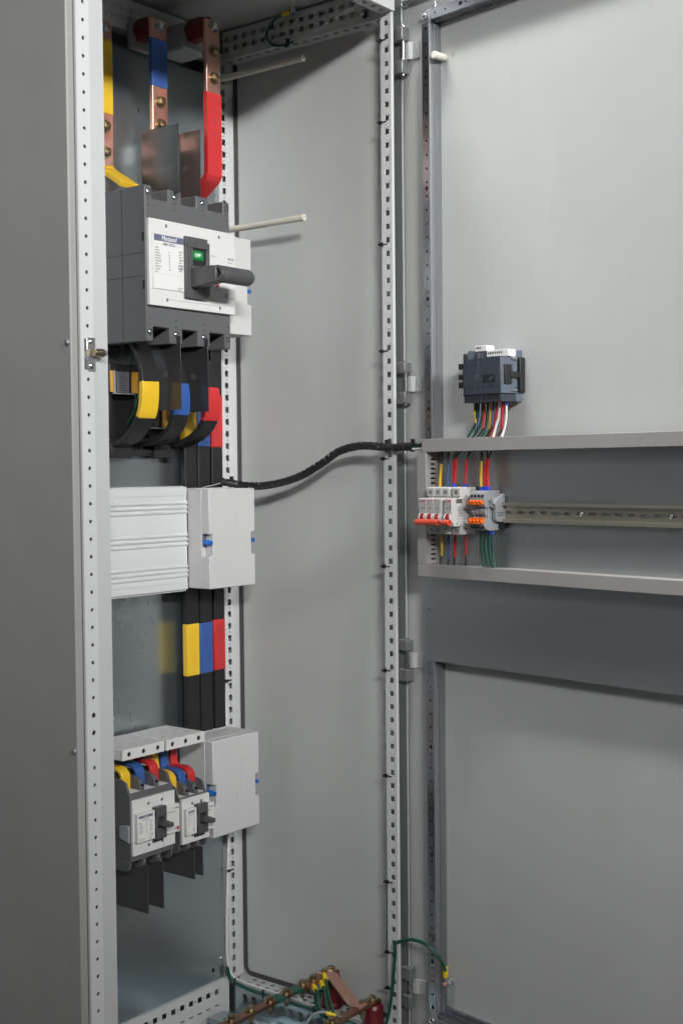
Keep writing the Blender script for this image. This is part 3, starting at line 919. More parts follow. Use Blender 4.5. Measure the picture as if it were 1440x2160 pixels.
# red standoff insulators on grey mounting blocks of different length
for x, z, y0, y1, gl in ((432, 170, 446.2, 449, 'dark red standoff insulator behind the yellow supply bar'), (520, 181.5, 390.2, 431, 'dark red standoff insulator behind the blue supply bar'), (595.7, 187, 323.2, 370, 'dark red standoff insulator behind the red supply bar')):
    t = Thing('standoff_insulator', gl, 'insulator', CAB, (x, z, -444), 'insulators carrying the supply bars')
    if y1-y0 > 10:
        MB().cyl((x, z), 'w', 23.5, -y1, -(y0+14), 6).cyl((x, z), 'w', 22, -(y0+14), -(y0+4), 28, r1=19).cyl((x, z), 'w', 19, -(y0+4), -y0, 28).build('insulator_body', M['insul'], t, bev=1.5)
        MB().box(x-26, x+44, z-36, z+14, -443.5, -y1-0.2).build('mounting_block', M['gpl'], t, bev=5, seg=3)
    else:
        MB().cyl((x, z), 'w', 20, -y1, -y0, 28).build('insulator_body', M['insul'], t, bev=0.6)

# ================================================================ FLEXIBLE BARS BELOW THE MAIN BREAKER
def flexbar(label, x0, x1, path, s0, s1, mats, seed):
    t = Thing('flexible_bar', label, 'flexible busbar', CAB, ((x0+x1)/2, path[-1][1], -path[-1][0]), 'black flexible bars curving from the main breaker')
    P = smooth([(z, -y, 0) for y, z in path], 6)
    P = [(p.x, p.y) for p in P]
    MB().sheet(P, 9, 'u', x0, x1).build('insulated_bar', M['bar_black'], t, bev=1.2)
    Q = [p for p in P if s0 <= p[0] <= s1 and p[1] > -365]
    # move the sleeve surface a little proud of the bar
    R = []
    for i, p in enumerate(Q):
        a, b = Vector(Q[max(i-1, 0)]), Vector(Q[min(i+1, len(Q)-1)])
        d = (b-a).normalized()
        R.append((p[0]+d.y*0.9, p[1]-d.x*0.9))
    MB().sheet(R, 10.8, 'u', x0-0.9, x1+0.9).build('sleeve', M[mats], t, bev=1.6)
    return t


flexbar('flexible black bar with yellow sleeve below the left pole of the main breaker', 426, 466, [(392, -392), (372, -412), (355, -440), (345, -465), (341, -490), (341, -515), (345, -541), (352, -558), (370, -580), (393, -598), (418, -607), (447, -611)], -558, -489, 'sl_yel', 1)
flexbar('flexible black bar with blue sleeve below the middle pole of the main breaker', 499.5, 539.5, [(392, -392), (368, -418), (352, -448), (343, -470), (337, -490), (334, -513), (334, -535), (338, -554), (348, -574), (361, -586), (388, -600), (447, -610)], -553.5, -487, 'sl_blu', 2)
flexbar('flexible black bar with red sleeve below the right pole of the main breaker', 575, 615, [(392, -392), (370, -418), (350, -448), (338, -476), (331, -495), (327, -517), (328, -539), (333, -560), (344, -575), (361, -589), (380, -598.5), (408, -607), (447, -611)], -560.5, -494, 'sl_red', 3)

# ================================================================ VERTICAL BARS AT THE RIGHT
for nm, x0, x1, ms, sl1, sl2, dy in (('yellow', 602, 635, 'sl_yel', (-597, -505), (-1062, -958), 0), ('blue', 641.5, 675, 'sl_blu', (-607, -510), (-1062, -959.5), 2), ('red', 683, 714, 'sl_red', (-608, -503), (-1060.5, -957), 4)):
    t = Thing('riser_bar', 'black vertical bar with %s sleeves running down beside the rear right post' % nm, 'busbar', CAB, ((x0+x1)/2, -1200, -415), 'vertical bars linking the white boxes')
    MB().box(x0, x1, -1200, -388, -423-dy, -411-dy).build('insulated_bar', M['bar_black'], t, bev=1.5)
    for a, b in (sl1, sl2):
        s_ = MB().box(x0-1, x1+1, a, b, -424-dy, -410-dy).build('sleeve', M[ms], t, bev=2.2, seg=3)
        if nm != 'yellow': sleeve_print(t, (x0+x1)/2, a+6, b-8, -409.95-dy, int(-a), s_)

M['ct_plate'] = mat('ct_nameplate', (0.15, 0.15, 0.165), 0.4)
# ================================================================ CURRENT TRANSFORMERS
def ct(label, x0, z1):
    t = Thing('current_transformer', label, 'current transformer', CAB, (x0+37, -600, -450), 'current transformers behind the flexible bars')
    MB().box(x0, x0+75, z1-41, z1+14, -449.5, -424).box(x0, x0+9, -592, z1-41, -449.5, -428).box(x0+66, x0+75, -592, z1-41, -449.5, -428).box(x0, x0+75, -600, -592, -449.5, -428).box(x0+9, x0+66, -592, z1-41, -449.5, -444).build('body', M['black'], t, bev=1.5)
    MB().box(x0+17, x0+48, z1-40, z1-1, -423.9, -423.2).build('nameplate', M['ct_plate'], t)
    rows(t, x0+20, x0+47, z1-38, z1-3, -423.15, 8, M['ink'], x0, fill=0.8)
    for a, b in ((x0, x0+7), (x0+54, x0+62), (x0+63, x0+75)):
        MB().box(a, b, z1-40, z1, -423.9, -421.5).build('terminal_strip', M['ct'], t, bev=0.5)
    MB().box(x0+8, x0+13, z1-41, z1, -423.9, -422).build('clear_edge', M['gpl'], t)
    MB().box(x0+6, x0+60, z1-43.2, z1-41.2, -424, -419).build('shelf', M['gpl'], t)
    return t


ct('black current transformer with orange strips behind the yellow flexible bar', 421, -467)
ct('black current transformer with orange strips lower behind the blue flexible bar', 497, -530)
MB0 = MB().tube([(480, -510, -420), (479, -525, -414), (474, -545, -420), (470, -566, -432)], 1.6)
solo('thin_green_wire', 'thin green wire hanging from the upper current transformer', 'wire', MB0, M['w_grn'], CAB, (470, -566, -432))
# black bundle along the plate with two clamps
m = MB().tube([(300, -618, -438), (440, -618, -438), (520, -617, -438), (590, -616, -440)], 9, 12)
solo('cable_bundle', 'black cable bundle running across the plate under the current transformers', 'cable', m, M['black'], CAB, (440, -618, -438))
for x, lb_ in ((448, 'left'), (560, 'right')):
    MBc = MB().box(x-26, x+26, -630, -603, -449.6, -424)
    solo('cable_clamp', 'black cable clamp holding the bundle, %s one of the two' % lb_, 'clamp', MBc, M['black'], CAB, (x, -630, -449), 'black clamps on the plate', bev=2)
m = MB().tube([(508, -560, -432), (530, -592, -434), (512, -600, -428), (500, -612, -430)], 2.2)
solo('thin_black_wire', 'thin black wire drooping between the two flexible bars', 'wire', m, M['black'], CAB, (500, -612, -430))

# ================================================================ NYLON RODS
for z, y, lb_ in ((140, 208, 'white nylon rod pointing out beside the red supply bar'), (-166, 210, 'white nylon rod pointing out just right of the main breaker')):
    t = Thing('nylon_rod', lb_, 'rod', CAB, (735, z, -450), 'white rods fixed to the mounting plate')
    MB().ring((735, z), 'w', 6.4, 2.2, -450, -y, 20).build('rod', M['nylon'], t, bev=0.5)
    MB().cyl((735, z), 'w', 2.2, -450, -y-12, 10).build('thread_insert', M['zinc_dark'], t)

# ================================================================ LOWER BREAKERS WITH ADAPTERS
def hood(label, x0, x1):
    t = Thing('adapter_hood', label, 'cover', CAB, ((x0+x1)/2, -1172, -424), 'white hoods above the small breakers')
    MB().box(x0, x1, -1158, -1153, -430, -325).build('hood_top', M['white'], t, bev=1.0)
    hx = [x0+16+(x1-x0-32)*k/2 for k in range(3)]
    MB().perf((0, 0, -325.05), (1, 0, 0), (0, 1, 0), (0, 0, 1), x0, x1, -1172.5, -1154.5, [(x, -1163, 4.6, 4.6, True) for x in hx], 3).box(x0, x1, -1172.5, -1154.5, -330, -328.1).build('hood_front', M['white'], t)
    for x in hx:
        MB().cyl((x, -1163), 'w', 4.5, -328, -326.4, 12).build('front_hole', M['hole'], t)
    for a, b in ((x0, x0+2.5), (x1-2.5, x1)):
        MB().box(a, b, -1172.5, -1158.2, -424, -328.2).build('hood_side', M['white'], t, bev=0.5)
    for k in range(3):
        for y in (352, 382):
            MB().box(hx[k]-9, hx[k]+6, -1152.98, -1152.7, -y-1.0, -y+0.6).build('vent_slot', M['ink_light'], t)
    rows(t, (x0+x1)/2-25, (x0+x1)/2+25, -1153, -1152.6, -400, 1, M['ink_light'], int(x0))
    # adapter base carrying the breaker
    MB().box(x0+2, x1-2, -1405, -1174, -424, -396).build('adapter_base', M['abs'], t, bev=1.5)
    return t


hood('left white three hole hood above the larger small breaker', 348.5, 451.5)
hood('right white three hole hood above the smallest breaker', 457, 558)
# busbar carrier behind the adapters
cb = Thing('busbar_carrier', 'pale busbar carrier strip behind the two small breakers', 'busbar carrier', CAB, (450, -1405, -450))
MB().box(190, 600, -1215, -1175, -449.6, -432).build('carrier_top', M['abs'], cb, bev=1)
MB().box(190, 584, -1400, -1216, -449.6, -436).build('carrier_body', M['gpl'], cb, bev=1)


def small_breaker(label, x0, x1, zt, zb, w1, w0, c1, c0, h0, h1, model, seed, red):
    """w: white plate top/bottom, c: raised cover top/bottom, h: handle plate left/right"""
    t = Thing('circuit_breaker', label, 'circuit breaker', CAB, ((x0+x1)/2, zb, -396), 'small breakers under the white hoods')
    pitch = (x1-x0)/3
    b = MB().box(x0, x1, zb+19, zt-23, -395.5, -306).build('body', M['brk'], t, bev=1.5)
    for k in range(4):
        xc = x0+pitch*k
        a0, a1 = (xc, xc+4) if k == 0 else ((xc-4, xc) if k == 3 else (xc-4.5, xc+4.5))
        f = MB().prism([(zt-24, -395), (zt-2, -395), (zt, -391), (zt, -330), (zt-5, -316), (zt-24, -309)], 'u', a0, a1).build('terminal_wall', M['brk'], t, bev=1.2)
        MB().prism([(zb+20, -395), (zb, -395), (zb, -318), (zb+6, -309), (zb+20, -307)], 'u', a0, a1).build('terminal_wall', M['brk'], t, bev=1.2)
        if k in (1, 2):
            MB().cyl((xc, zt-14), 'w', 2.6, -316, -308.5, 12).build('screw_well', M['hole'], t)
            MB().cyl((xc, zb+12), 'w', 2.6, -312, -307.5, 12).build('screw_well', M['hole'], t)
            inst(SCREW_S, 'screw', t, (xc, zb+12, -308), 'w')
    for k in range(3):
        xc = x0+pitch*(k+0.5)
        MB().box(xc-pitch/2+5, xc+pitch/2-5, zt-24, zt-22.6, -345, -310).build('terminal_shutter', M['label'], t)
        MB().box(xc-pitch/2+5, xc+pitch/2-5, zb+8, zb+18.8, -390, -320).build('terminal_chamber', M['hole'], t)
    wp = MB().box(x0+1, x1-1, w0, w1, -305.9, -300).build('front_cover', M['white'], t, bev=1.0)
    xm0, xm1 = h0, h1
    rcv = MB().box(x0+4, xm0, c0, c1, -299.9, -291.5).build('raised_cover', M['white'], t, bev=1.0)
    MB().box(xm1, x1+3, c0, c1, -299.9, -291.5).build('raised_cover', M['white'], t, bev=1.0)
    MB().prism([(w0+30, -330), (w0+24, -306), (w1-44, -306), (w1-48, -330)], 'u', x0-5, x0-0.2).build('side_tab', M['gpl'], t, bev=1.0)
    h = (c1-c0)
    hp = MB().box(xm0+0.2, xm1-0.2, c1-h*0.28, c1+4, -300, -287.5).box(xm0+0.2, xm1-0.2, c0-2, c0+h*0.34, -300, -287.5).box(xm0+0.2, xm0+5.5, c0, c1, -299, -287.6).box(xm1-5.5, xm1-0.2, c0, c1, -299, -287.6).build('handle_plate', M['brk_mid'], t, bev=1.2)
    MB().box(xm0+5.6, xm1-5.6, c0+h*0.3, c1-h*0.26, -299.5, -296).build('handle_slot', M['hole'], t, hp)
    zc = c0+h*0.50
    MB().prism([(zc-5, -296), (zc-3.2, -262), (zc+4.2, -262), (zc+7, -296)], 'u', xm0+7, xm1-7.5).build('lever', M['brk_mid'], t, hp, bev=1.0)
    MB().box(xm0, xm1-1, c0-9, c0-2.5, -300, -297).build('lower_lip', M['brk_side'], t, hp, bev=0.6)
    lb = MB().box(x0+7, xm0-2.5, c0+1.5, c1-2, -291.45, -291.3).build('rating_label', M['label'], t, rcv)
    hh = h*0.09
    MB().box(x0+8, xm0-6, c1-4-hh, c1-4, -291.28, -291.2).build('label_header', M['ink_blue'], t, lb)
    xl = (x0+8+xm0-6)/2
    text('Metasol', hh*0.85, (xl, c1-4-hh/2, -291.1), t, M['ink_white'], lb, 'CENTER', shear=0.2)
    text(model, hh*0.85, (xl, c1-5.2-hh*1.5, -291.1), t, M['ink'], lb, 'CENTER')
    rows(t, x0+8.5, xm0-6, c0+h*0.30, c1-h*0.28, -291.25, 8, M['ink_light'], seed, lb, cols=[(0, .32), (.5, .6), (.78, 1)], fill=0.75)
    text('CE', h*0.13, (xm0-6, c0+h*0.20, -291.1), t, M['ink'], lb, 'RIGHT')
    rows(t, x0+8.5, xm0-6, c0+3, c0+h*0.14, -291.25, 3, M['ink_light'], seed+1, lb, cols=[(0, .4), (.7, 1)], fill=0.7)
    text('LS', h*0.14, (x1-(9 if red else 5), c0+h*0.16, -291.3), t, M['ink'], rcv, 'CENTER', shear=0.25, bold=0.15)
    if red: MB().box(x1-4.5, x1-0.5, c0+h*0.08, c0+h*0.2, -291.45, -290.4).build('trip_button', M['ink_red'], t, rcv)
    rows(t, x1-9, x1+1, c1-9, c1-5, -291.4, 1, M['ink'], seed+2, rcv, fill=0.8)
    rows(t, xm1+4, x1-3, c1-15, c1-11, -291.4, 1, M['ink_light'], seed+3, rcv, fill=0.7)
    for x, z in ((x0+(x1-x0)*.36, w1-11), (x0+(x1-x0)*.68, w1-11), (x0+(x1-x0)*.36, w0+14), (x0+(x1-x0)*.68, w0+14)):
        inst(SCREW_S, 'screw', t, (x, z, -300), 'w', wp)
    for z0_, z1_ in ((w1-11, w1), (w0, w0+14)):
        MB().box(x0+(x1-x0)*.71, x0+(x1-x0)*.716, z0_, z1_, -300.0, -299.8).build('cover_groove', M['ink_light'], t, wp)
    return t


small_breaker('larger of the two small breakers, with a red trip button, under the left white hood', 347, 453, -1206, -1371, -1240.5, -1340.5, -1264.5, -1316.5, 394, 420, 'ABH 203c', 21, True)
small_breaker('smallest breaker, standing between the larger one and the lowest white box', 469.8, 544.3, -1239, -1368, -1264, -1348.5, -1281.5, -1331, 500.5, 527.5, 'ABH 103c', 31, False)
# barriers hanging under the small breakers
for x, y0, y1, z0, z1, lb_ in ((382, 299, 355, -1452, -1366, 'left of two dark barriers under the larger small breaker'), (418, 297, 333, -1452, -1366, 'right of two dark barriers under the larger small breaker'),
                               (494.5, 293, 349, -1417, -1362, 'left of two dark barriers under the smallest breaker'), (519.5, 296, 340, -1417, -1362, 'right of two dark barriers under the smallest breaker')):
    solo('phase_barrier', lb_, 'barrier', MB().box(x-0.7, x+0.7, z0, z1, -y1-30, -y0), M['barrier_grey'], CAB, (x, z1, -y1), 'dark barriers under the small breakers', bev=0.3)
# coloured links from the hoods to the breaker terminals
for lb_, xs, zt, dz in (('larger small breaker', (364.7, 400, 435.3), -1206, 0), ('smallest breaker', (482.2, 507, 531.9), -1239, -30)):
    for k, (c, nm) in enumerate((('sl_yel', 'yellow'), ('sl_blu', 'blue'), ('sl_red', 'red'))):
        x = xs[k]
        wd = 10.5 if dz == 0 else 9
        P = smooth([(-1160, -388, 0), (-1180+dz*0.6, -388, 0), (-1190+dz, -384, 0), (-1194.5+dz, -374, 0), (-1194.5+dz, -360, 0), (-1195.5+dz, -350, 0), (-1200+dz, -342.5, 0), (-1208+dz, -340, 0), (-1228+dz, -340, 0)], 4)
        t = Thing('link_bar', '%s insulated link bar feeding the %s' % (nm, lb_), 'link bar', CAB, (x, -1228+dz, -334), 'coloured link bars under the white hoods')
        MB().sheet([(p.x, p.y) for p in P], -6.5, 'u', x-wd, x+wd).build('insulated_link', M[c], t, bev=1.8, seg=3)
        MB().box(x-wd+2, x+wd-2, -1233+dz, -1228.2+dz, -345, -340).build('lug_end', M['zinc'], t)

# ================================================================ GROUND BARS IN THE BASE
def standoff(label, x, y, zt, zb, r):
    t = Thing('standoff_insulator', label, 'insulator', CAB, (x, zb, -y), 'dark red insulators in the cabinet base')
    prof_ = [(r*1.02, zb), (r*1.05, zb+8), (r*0.98, zb+12), (r*0.86, zt-14), (r*0.86, zt-6), (r*0.74, zt)]
    m = MB()
    for (ra, za), (rb, zb_) in zip(prof_, prof_[1:]):
        m.cyl((x, -y), 'v', ra, za, zb_, 28, r1=rb, cap=False)
    m.cyl((x, -y), 'v', prof_[-1][0], zt-0.01, zt, 28)
    m.build('insulator_body', M['insul'], t)
    return t


standoff('dark red insulator under the rear ground bar end', 776, 195, -1662, -1724.8, 22)
standoff('dark red insulator under the front ground bar end, near the front right post', 752, 74, -1683, -1745, 23)
MB_ = MB().box(715, 751.5, -1752, -1745.2, -100, -52)
solo('insulator_bracket', 'grey bracket under the front dark red insulator', 'bracket', MB_, M['zinc'], CAB, (735, -1752, -76), bev=0.8)
ga = Thing('ground_busbar', 'long copper ground bar with a row of bolts above the cabinet base', 'busbar', CAB, (600, -1662, -197))
MB().box(330, 792, -1661.5, -1655.5, -207, -187).build('copper_bar', M['copper_dull'], ga, bev=0.8)
for x in (385, 435, 485, 538, 592, 638.5, 688, 720, 755, 778):
    inst(BOLT_S, 'bolt', ga, (x, -1655.5, -197), 'v', spin=random.random())
    if x < 770:
        MB().cyl((x, -197), 'v', 7.5, -1672, -1664, 6).cyl((x, -197), 'v', 9.5, -1664, -1662, 16).cyl((x, -197), 'v', 4, -1680, -1672, 10).build('nut', M['brass'], ga)
for a, b in ((604, 627), (654, 676)):
    MB().box(a, b, -1662.2, -1654.9, -208, -186).build('green_tape', M['grn_tape'], ga)
gb = Thing('front_ground_busbar', 'short copper ground bar at the front right of the cabinet base', 'busbar', CAB, (680, -1683, -76))
MB().box(520, 768, -1682.5, -1676.5, -86, -66).build('copper_bar', M['copper_dull'], gb, bev=0.8)
for x in (580, 627, 720, 752):
    inst(BOLT_S, 'bolt', gb, (x, -1676.5, -76), 'v', spin=random.random())
    if x < 740: MB().cyl((x, -76), 'v', 7.5, -1693, -1685, 6).cyl((x, -76), 'v', 4, -1702, -1693, 10).build('nut', M['brass'], gb)
lk = MB().sweep([(758, -1653.2, -208), (757, -1653.6, -180), (712, -1672.5, -92), (712, -1673.4, -66)], [(-12, -2.6), (12, -2.6), (12, 2.6), (-12, 2.6)], hint=(0, 1, 0))
solo('ground_link', 'flat copper link slanting down between the two ground bars', 'busbar', lk, M['copper'], CAB, (735, -1660, -140), bev=0.7)

# ================================================================ DOOR DEVICES
def duct(label, u0, u1, v0, v1, kind):
    t = Thing('cable_duct', label, 'cable duct', DOOR, ((u0+u1)/2, v0, 2.2), 'grey wiring ducts on the door')
    if kind == 'h':
        m = MB().box(u0, u1, v0+0.4, v1-0.4, 2.3, 4)
        m.perf((0, v1, 0), (1, 0, 0), (0, 0, 1), (0, 1, 0), u0, u1, 2.3, 33.4, [(u0+6+8.1*k, 25, 0.95, 0.95, True) for k in range(int((u1-u0-10)/8.1))], 1.2)
        m.perf((0, v0, 0), (1, 0, 0), (0, 0, 1), (0, -1, 0), u0, u1, 2.3, 33.4, [(u0+6+8.1*k, 20, 1.8, 9, False) for k in range(int((u1-u0-10)/8.1))], 1.2)
        m.build('duct_body', M['duct'], t)
        MB().box(u0, u1, v0-0.6, v1+0.6, 33.5, 36).build('duct_lid', M['duct'], t, bev=0.7)
    else:
        m = MB().box(u0+0.4, u1-0.4, v0, v1, 2.3, 4)
        m.perf((u1, 0, 0), (0, 1, 0), (0, 0, 1), (1, 0, 0), v0, v1, 2.3, 33.4, [(v0+8+8.6*k, 17, 1.5, 6.5, False) for k in range(int((v1-v0-10)/8.6))], 1.2)
        m.perf((u0, 0, 0), (0, 1, 0), (0, 0, 1), (-1, 0, 0), v0, v1, 2.3, 33.4, [(v0+8+8.6*k, 17, 1.5, 6.5, False) for k in range(int((v1-v0-10)/8.6))], 1.2)
        m.build('duct_body', M['duct'], t)
        MB().box(u0-0.6, u1+0.6, v0, v1, 33.5, 36).build('duct_lid', M['duct'], t, bev=0.7)
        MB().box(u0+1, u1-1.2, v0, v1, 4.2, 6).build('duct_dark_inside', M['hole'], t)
    return t


duct('upper horizontal grey wiring duct on the door', 17, 600, -624.5, -602.5, 'h')
duct('lower horizontal grey wiring duct on the door', 5, 600, -850, -828, 'h')
duct('short vertical grey wiring duct with slots left of the door breakers', 5, 27, -827, -626, 'v')
# DIN rail
dr = Thing('din_rail', 'slotted yellowish mounting rail running right from the door terminal blocks', 'rail', DOOR, (330, -750, 2.2))
m = MB()
m.sheet([(-714.5, 12.7), (-719.4, 12.7), (-719.4, 6.4)], -1.0, 'u', 40, 600)
m.sheet([(-744.6, 6.4), (-744.6, 12.7), (-749.5, 12.7)], -1.0, 'u', 40, 600)
m.perf((0, 0, 6.4), (1, 0, 0), (0, 1, 0), (0, 0, 1), 40, 600, -744.6, -719.4, [(47.9+25*k, -732, 8.6, 3.0, True) for k in range(22)], 0.9)
m.build('rail_profile', M['din'], dr)
for s_ in (349, 520):
    sc = inst(SCREW_D, 'screw', dr, (s_, -731.5, 6.4))
    sc.scale = (1.1, 1.1, 1.2)

# miniature breakers
def mcb(label, u0, poles, group):
    w = 17.9
    t = Thing('miniature_breaker', label, 'miniature breaker', DOOR, (u0+w*poles/2, -771, 5), group)
    for k in range(poles):
        a, b = u0+w*k+0.1, u0+w*(k+1)-0.1
        p = MB().prism([(-688, 8), (-688, 46), (-689.5, 50), (-704, 50), (-705.5, 47), (-707, 48), (-707.5, 70), (-709, 71.5), (-733, 71.5), (-744, 69), (-756, 66), (-757, 48), (-758, 50), (-770, 50), (-771, 46), (-771, 8)], 'u', a, b).build('pole', M['mcb'], t, bev=0.6)
        f = MB().box(a+0.6, b-0.6, -733, -710.5, 71.3, 71.75).build('pole_face', M['mcb_face'], t, p)
        MB().box(a+0.6, b-0.2, -710.4, -709.6, 71.3, 71.8).build('red_line', M['ink_red'], t, p)
        MB().box(a+6.5, a+11.5, -725.5, -724.2, 71.7, 71.9).build('window', M['hole'], t, p)
        for z in (-697.5, -764.5):
            MB().box(a+1.2, b-1.2, z-6.5, z+6.5, 49.9, 50.25).build('terminal_face', M['mcb_face'], t, p)
            MB().cyl(((a+b)/2, z), 'w', 3.3, 50.2, 50.45, 16).build('screw_hole', M['hole'], t, p)
            MB().cyl(((a+b)/2+0.4, z-0.4), 'w', 2.1, 50.4, 50.6, 12).build('terminal_screw', M['zinc_dark'], t, p)
        MB().cyl((-741, 66), 'u', 9.0, a+1.0, a+4.2, 20).cyl((-741, 66), 'u', 9.0, b-4.2, b-1.0, 20).build('toggle_cheek', M['mcb'], t, p, bev=0.4)
        MB().cyl((-741, 66), 'u', 8.2, a+4.3, b-4.3, 20).build('toggle', M['mcb_red'], t, p)
        if k == 0:
            MB().box(a+9.5, a+16, -714.2, -710.5, 71.7, 71.95).build('red_badge', M['ink_red'], t, f)
            text('LS', 3.4, (a+12.7, -712.4, 72.0), t, M['ink_white'], f, 'CENTER')
            rows(t, a+1.2, a+8.5, -715.5, -711.5, 71.72, 1, M['ink'], 60+k, f, fill=0.9)
            rows(t, a+1.2, a+5, -723, -716.5, 71.72, 2, M['ink_light'], 61+k, f, fill=0.9)
            MB().box(a+14, a+15.2, -727, -717, 71.7, 71.9).build('printed_bar', M['ink'], t, f)
        if k == 1:
            rows(t, a+3, a+13, -721, -712, 71.72, 4, M['ink_light'], 70+k, f, fill=0.8)
    e0, e1 = (u0-3 if poles > 1 else u0+0.5), u0+w*poles-(2 if poles > 1 else 0.5)
    MB().cyl((-749.5, 75.5), 'u', 5.3, e0, e1-6, 20).ring((-749.5, 75.5), 'u', 5.6, 2.6, e1-6, e1, 20).build('toggle_bar', M['tog'], t, bev=0.6)
    MB().cyl((-749.5, 75.5), 'u', 2.5, e1-5.9, e1-2, 12).build('bar_bore', M['mcb_red'], t)
    b = u0+w*poles
    if poles == 1:
        MB().box(b, b+0.25, -716, -708.5, 45, 60).build('ochre_sticker', M['din'], t)
        r = random.Random(4)
        m = MB()
        for k in range(5):
            for j in range(6): m.box(b, b+0.2, -750+k*5+r.random(), -747.4+k*5, 28+j*5.2, 30.5+j*5.2+r.uniform(0, 2))
        m.build('side_print', M['ink_light'], t)
        for z, n in ((-752, 58), (-752, 40), (-703, 34), (-760, 34)):
            MB().cyl((z, n), 'u', 2.3, b-0.4, b+0.3, 12).build('rivet_hole', M['ink_light'], t)
    return t


mcb('three pole miniature breaker with a long coral toggle bar on the door', 43, 3, 'miniature breakers on the door')
mcb('single pole miniature breaker with a short coral toggle on the door', 104.4, 1, 'miniature breakers on the door')
solo('din_spacer', 'narrow grey spacer between the two door breakers', 'spacer', MB().box(97.2, 104, -768, -690, 8, 44), M['mcb_face'], DOOR, (100, -768, 5), bev=0.6)

# terminal blocks
for k, nm in enumerate(('leftmost of four grey terminal blocks with orange levers', 'second from left of four grey terminal blocks with orange levers', 'third from left of four grey terminal blocks with orange levers', 'rightmost of four grey terminal blocks with orange levers')):
    a, b = 145+8.1*k, 145+8.1*k+7.9
    t = Thing('terminal_block', nm, 'terminal block', DOOR, ((a+b)/2, -763, 5), 'terminal blocks on the door rail')
    p = MB().prism([(-694, 8), (-694, 40), (-699, 47), (-709, 50), (-722, 47), (-722, 40), (-741, 40), (-741, 47), (-753, 50), (-759, 46), (-763, 36), (-763, 8)], 'u', a, b).build('body', M['gpl'], t, bev=0.5)
    for z in (-703, -757):
        MB().cyl(((a+b)/2, z), 'w', 2.2, 46.5, 50.4, 12).build('wire_entry', M['hole'], t, p)
    for z in (-714.5, -747.5):
        l = MB().ring(((a+b)/2, z), 'w', 3.7, 2.0, 47, 57, 16).box(a+0.6, b-0.6, z+2.5 if z > -730 else z+3, z+4.2 if z > -730 else z+7, 44, 53).build('orange_lever', M['orange'], t, bev=0.5)
        MB().cyl(((a+b)/2, z), 'w', 2.0, 47, 54, 10).build('lever_bore', M['hole'], t, l)
    MB().cyl((-731.5, 40), 'u', 6, a+1.5, b-1.5, 16).build('jumper_channel', M['gpl'], t, p)
t = Thing('end_clamp', 'grey end clamp right of the terminal blocks on the door rail', 'end clamp', DOOR, (184, -748, 5))
p = MB().prism([(-704, 6), (-704, 20), (-712, 36), (-722, 38), (-726, 30), (-744, 30), (-748, 24), (-748, 6)], 'u', 178.6, 187).build('clamp_body', M['gpl'], t, bev=0.7)
MB().prism([(-701, 10), (-699, 18), (-716, 40), (-722, 36)], 'u', 187.2, 192).build('clamp_arm', M['gpl'], t, bev=0.7)
MB().box(187.1, 187.6, -733, -731.8, 10, 26).box(187.1, 187.6, -737, -735.8, 10, 26).build('clamp_slot', M['hole'], t, p)
MB().cyl((183, -711), 'w', 2.4, 33, 38.5, 12).build('clamp_screw', M['zinc_dark'], t, p)
MB().box(180, 190, -760, -748.4, 5, 14).build('rail_foot', M['black'], t, p)

# electronic module above the duct
t = Thing('electronic_module', 'slate blue electronic module with terminals on the upper door', 'module', DOOR, (158, -542, -25))
f = MB().box(116, 151, -528, -455.5, -8, 33).box(151.2, 201, -528, -464, -8, 33).build('front_housing', M['relay'], t, bev=1.2)
MB().box(118, 201.4, -541, -452, -24.5, -8.2).build('rear_housing', M['relay_side'], t, bev=1.2)
MB().box(201.05, 202, -527, -466, -7, 31.5).build('side_cover', M['relay_side'], t, bev=0.4)
MB().box(120, 150, -458, -449, -8, 12).box(151.4, 200, -466, -453, -8, 8).build('top_step', M['relay_side'], t, bev=1)
ts = MB().box(116, 201, -541.5, -528.6, -8, 31).build('terminal_strip', M['relay'], t, bev=0.8)
for k in range(12):
    s_ = 119.5+6.55*k+(2.2 if k > 5 else 0)
    MB().cyl((s_, -534), 'w', 2.3, 31, 31.3, 12).prism([(s_-2.2, -535), (s_+2.2, -535), (s_+1, -540), (s_-1, -540)], 'w', 31, 31.3).build('terminal_hole', M['hole'], t, ts)
MB().box(116, 201, -529.4, -527.6, 28, 32.2).build('groove', M['hole'], t, f)
MB().box(161, 189.5, -508, -494.5, 33, 33.3).build('window_recess', M['hole'], t, f)
MB().prism([(164, -506), (172, -506), (178, -499), (187, -497), (187, -501), (180, -505), (187, -506)], 'w', 33.2, 33.8).build('window_part', M['relay'], t, f)
for s_, z in ((119.5, -516), (150.6, -516), (164.4, -516), (195.6, -516), (151.5, -468), (118.5, -525), (163, -525), (121, -477), (148, -476)):
    MB().cyl((s_, z), 'w', 1.6, 33, 33.25, 12).build('pin_hole', M['hole'], t, f)
m = MB()
for a in (127, 172):
    for i in range(9):
        for j in range(3): m.box(a+i*2, a+i*2+0.9, -517.5+j*2, -516.7+j*2, 33, 33.15)
m.build('vent_dots', M['hole'], t, f)
MB().ring((148, -497.5), 'w', 4.0, 3.3, 33, 33.3, 20).build('pressed_ring', M['relay_side'], t, f)
MB().cyl((134, -459), 'w', 8, 33, 33.4, 20).build('thumb_notch', M['relay_side'], t, f)
for z0, z1 in ((-482, -472), (-500, -491), (-515, -504)):
    MB().box(102, 116, z0, z1, 16, 30).build('rail_clip', M['black'], t, bev=0.8)
MB().box(109.5, 116, -513, -474, 10, 27).build('rail_clip', M['black'], t, bev=0.8)
MB().box(196, 208, -525, -465, -24.6, -11).build('socket', M['black'], t, bev=1)
MB().box(202.1, 205, -512, -478, 6, 25).box(202.1, 206.5, -501, -490, -10.8, 12).build('black_latch', M['black'], t, bev=0.8)
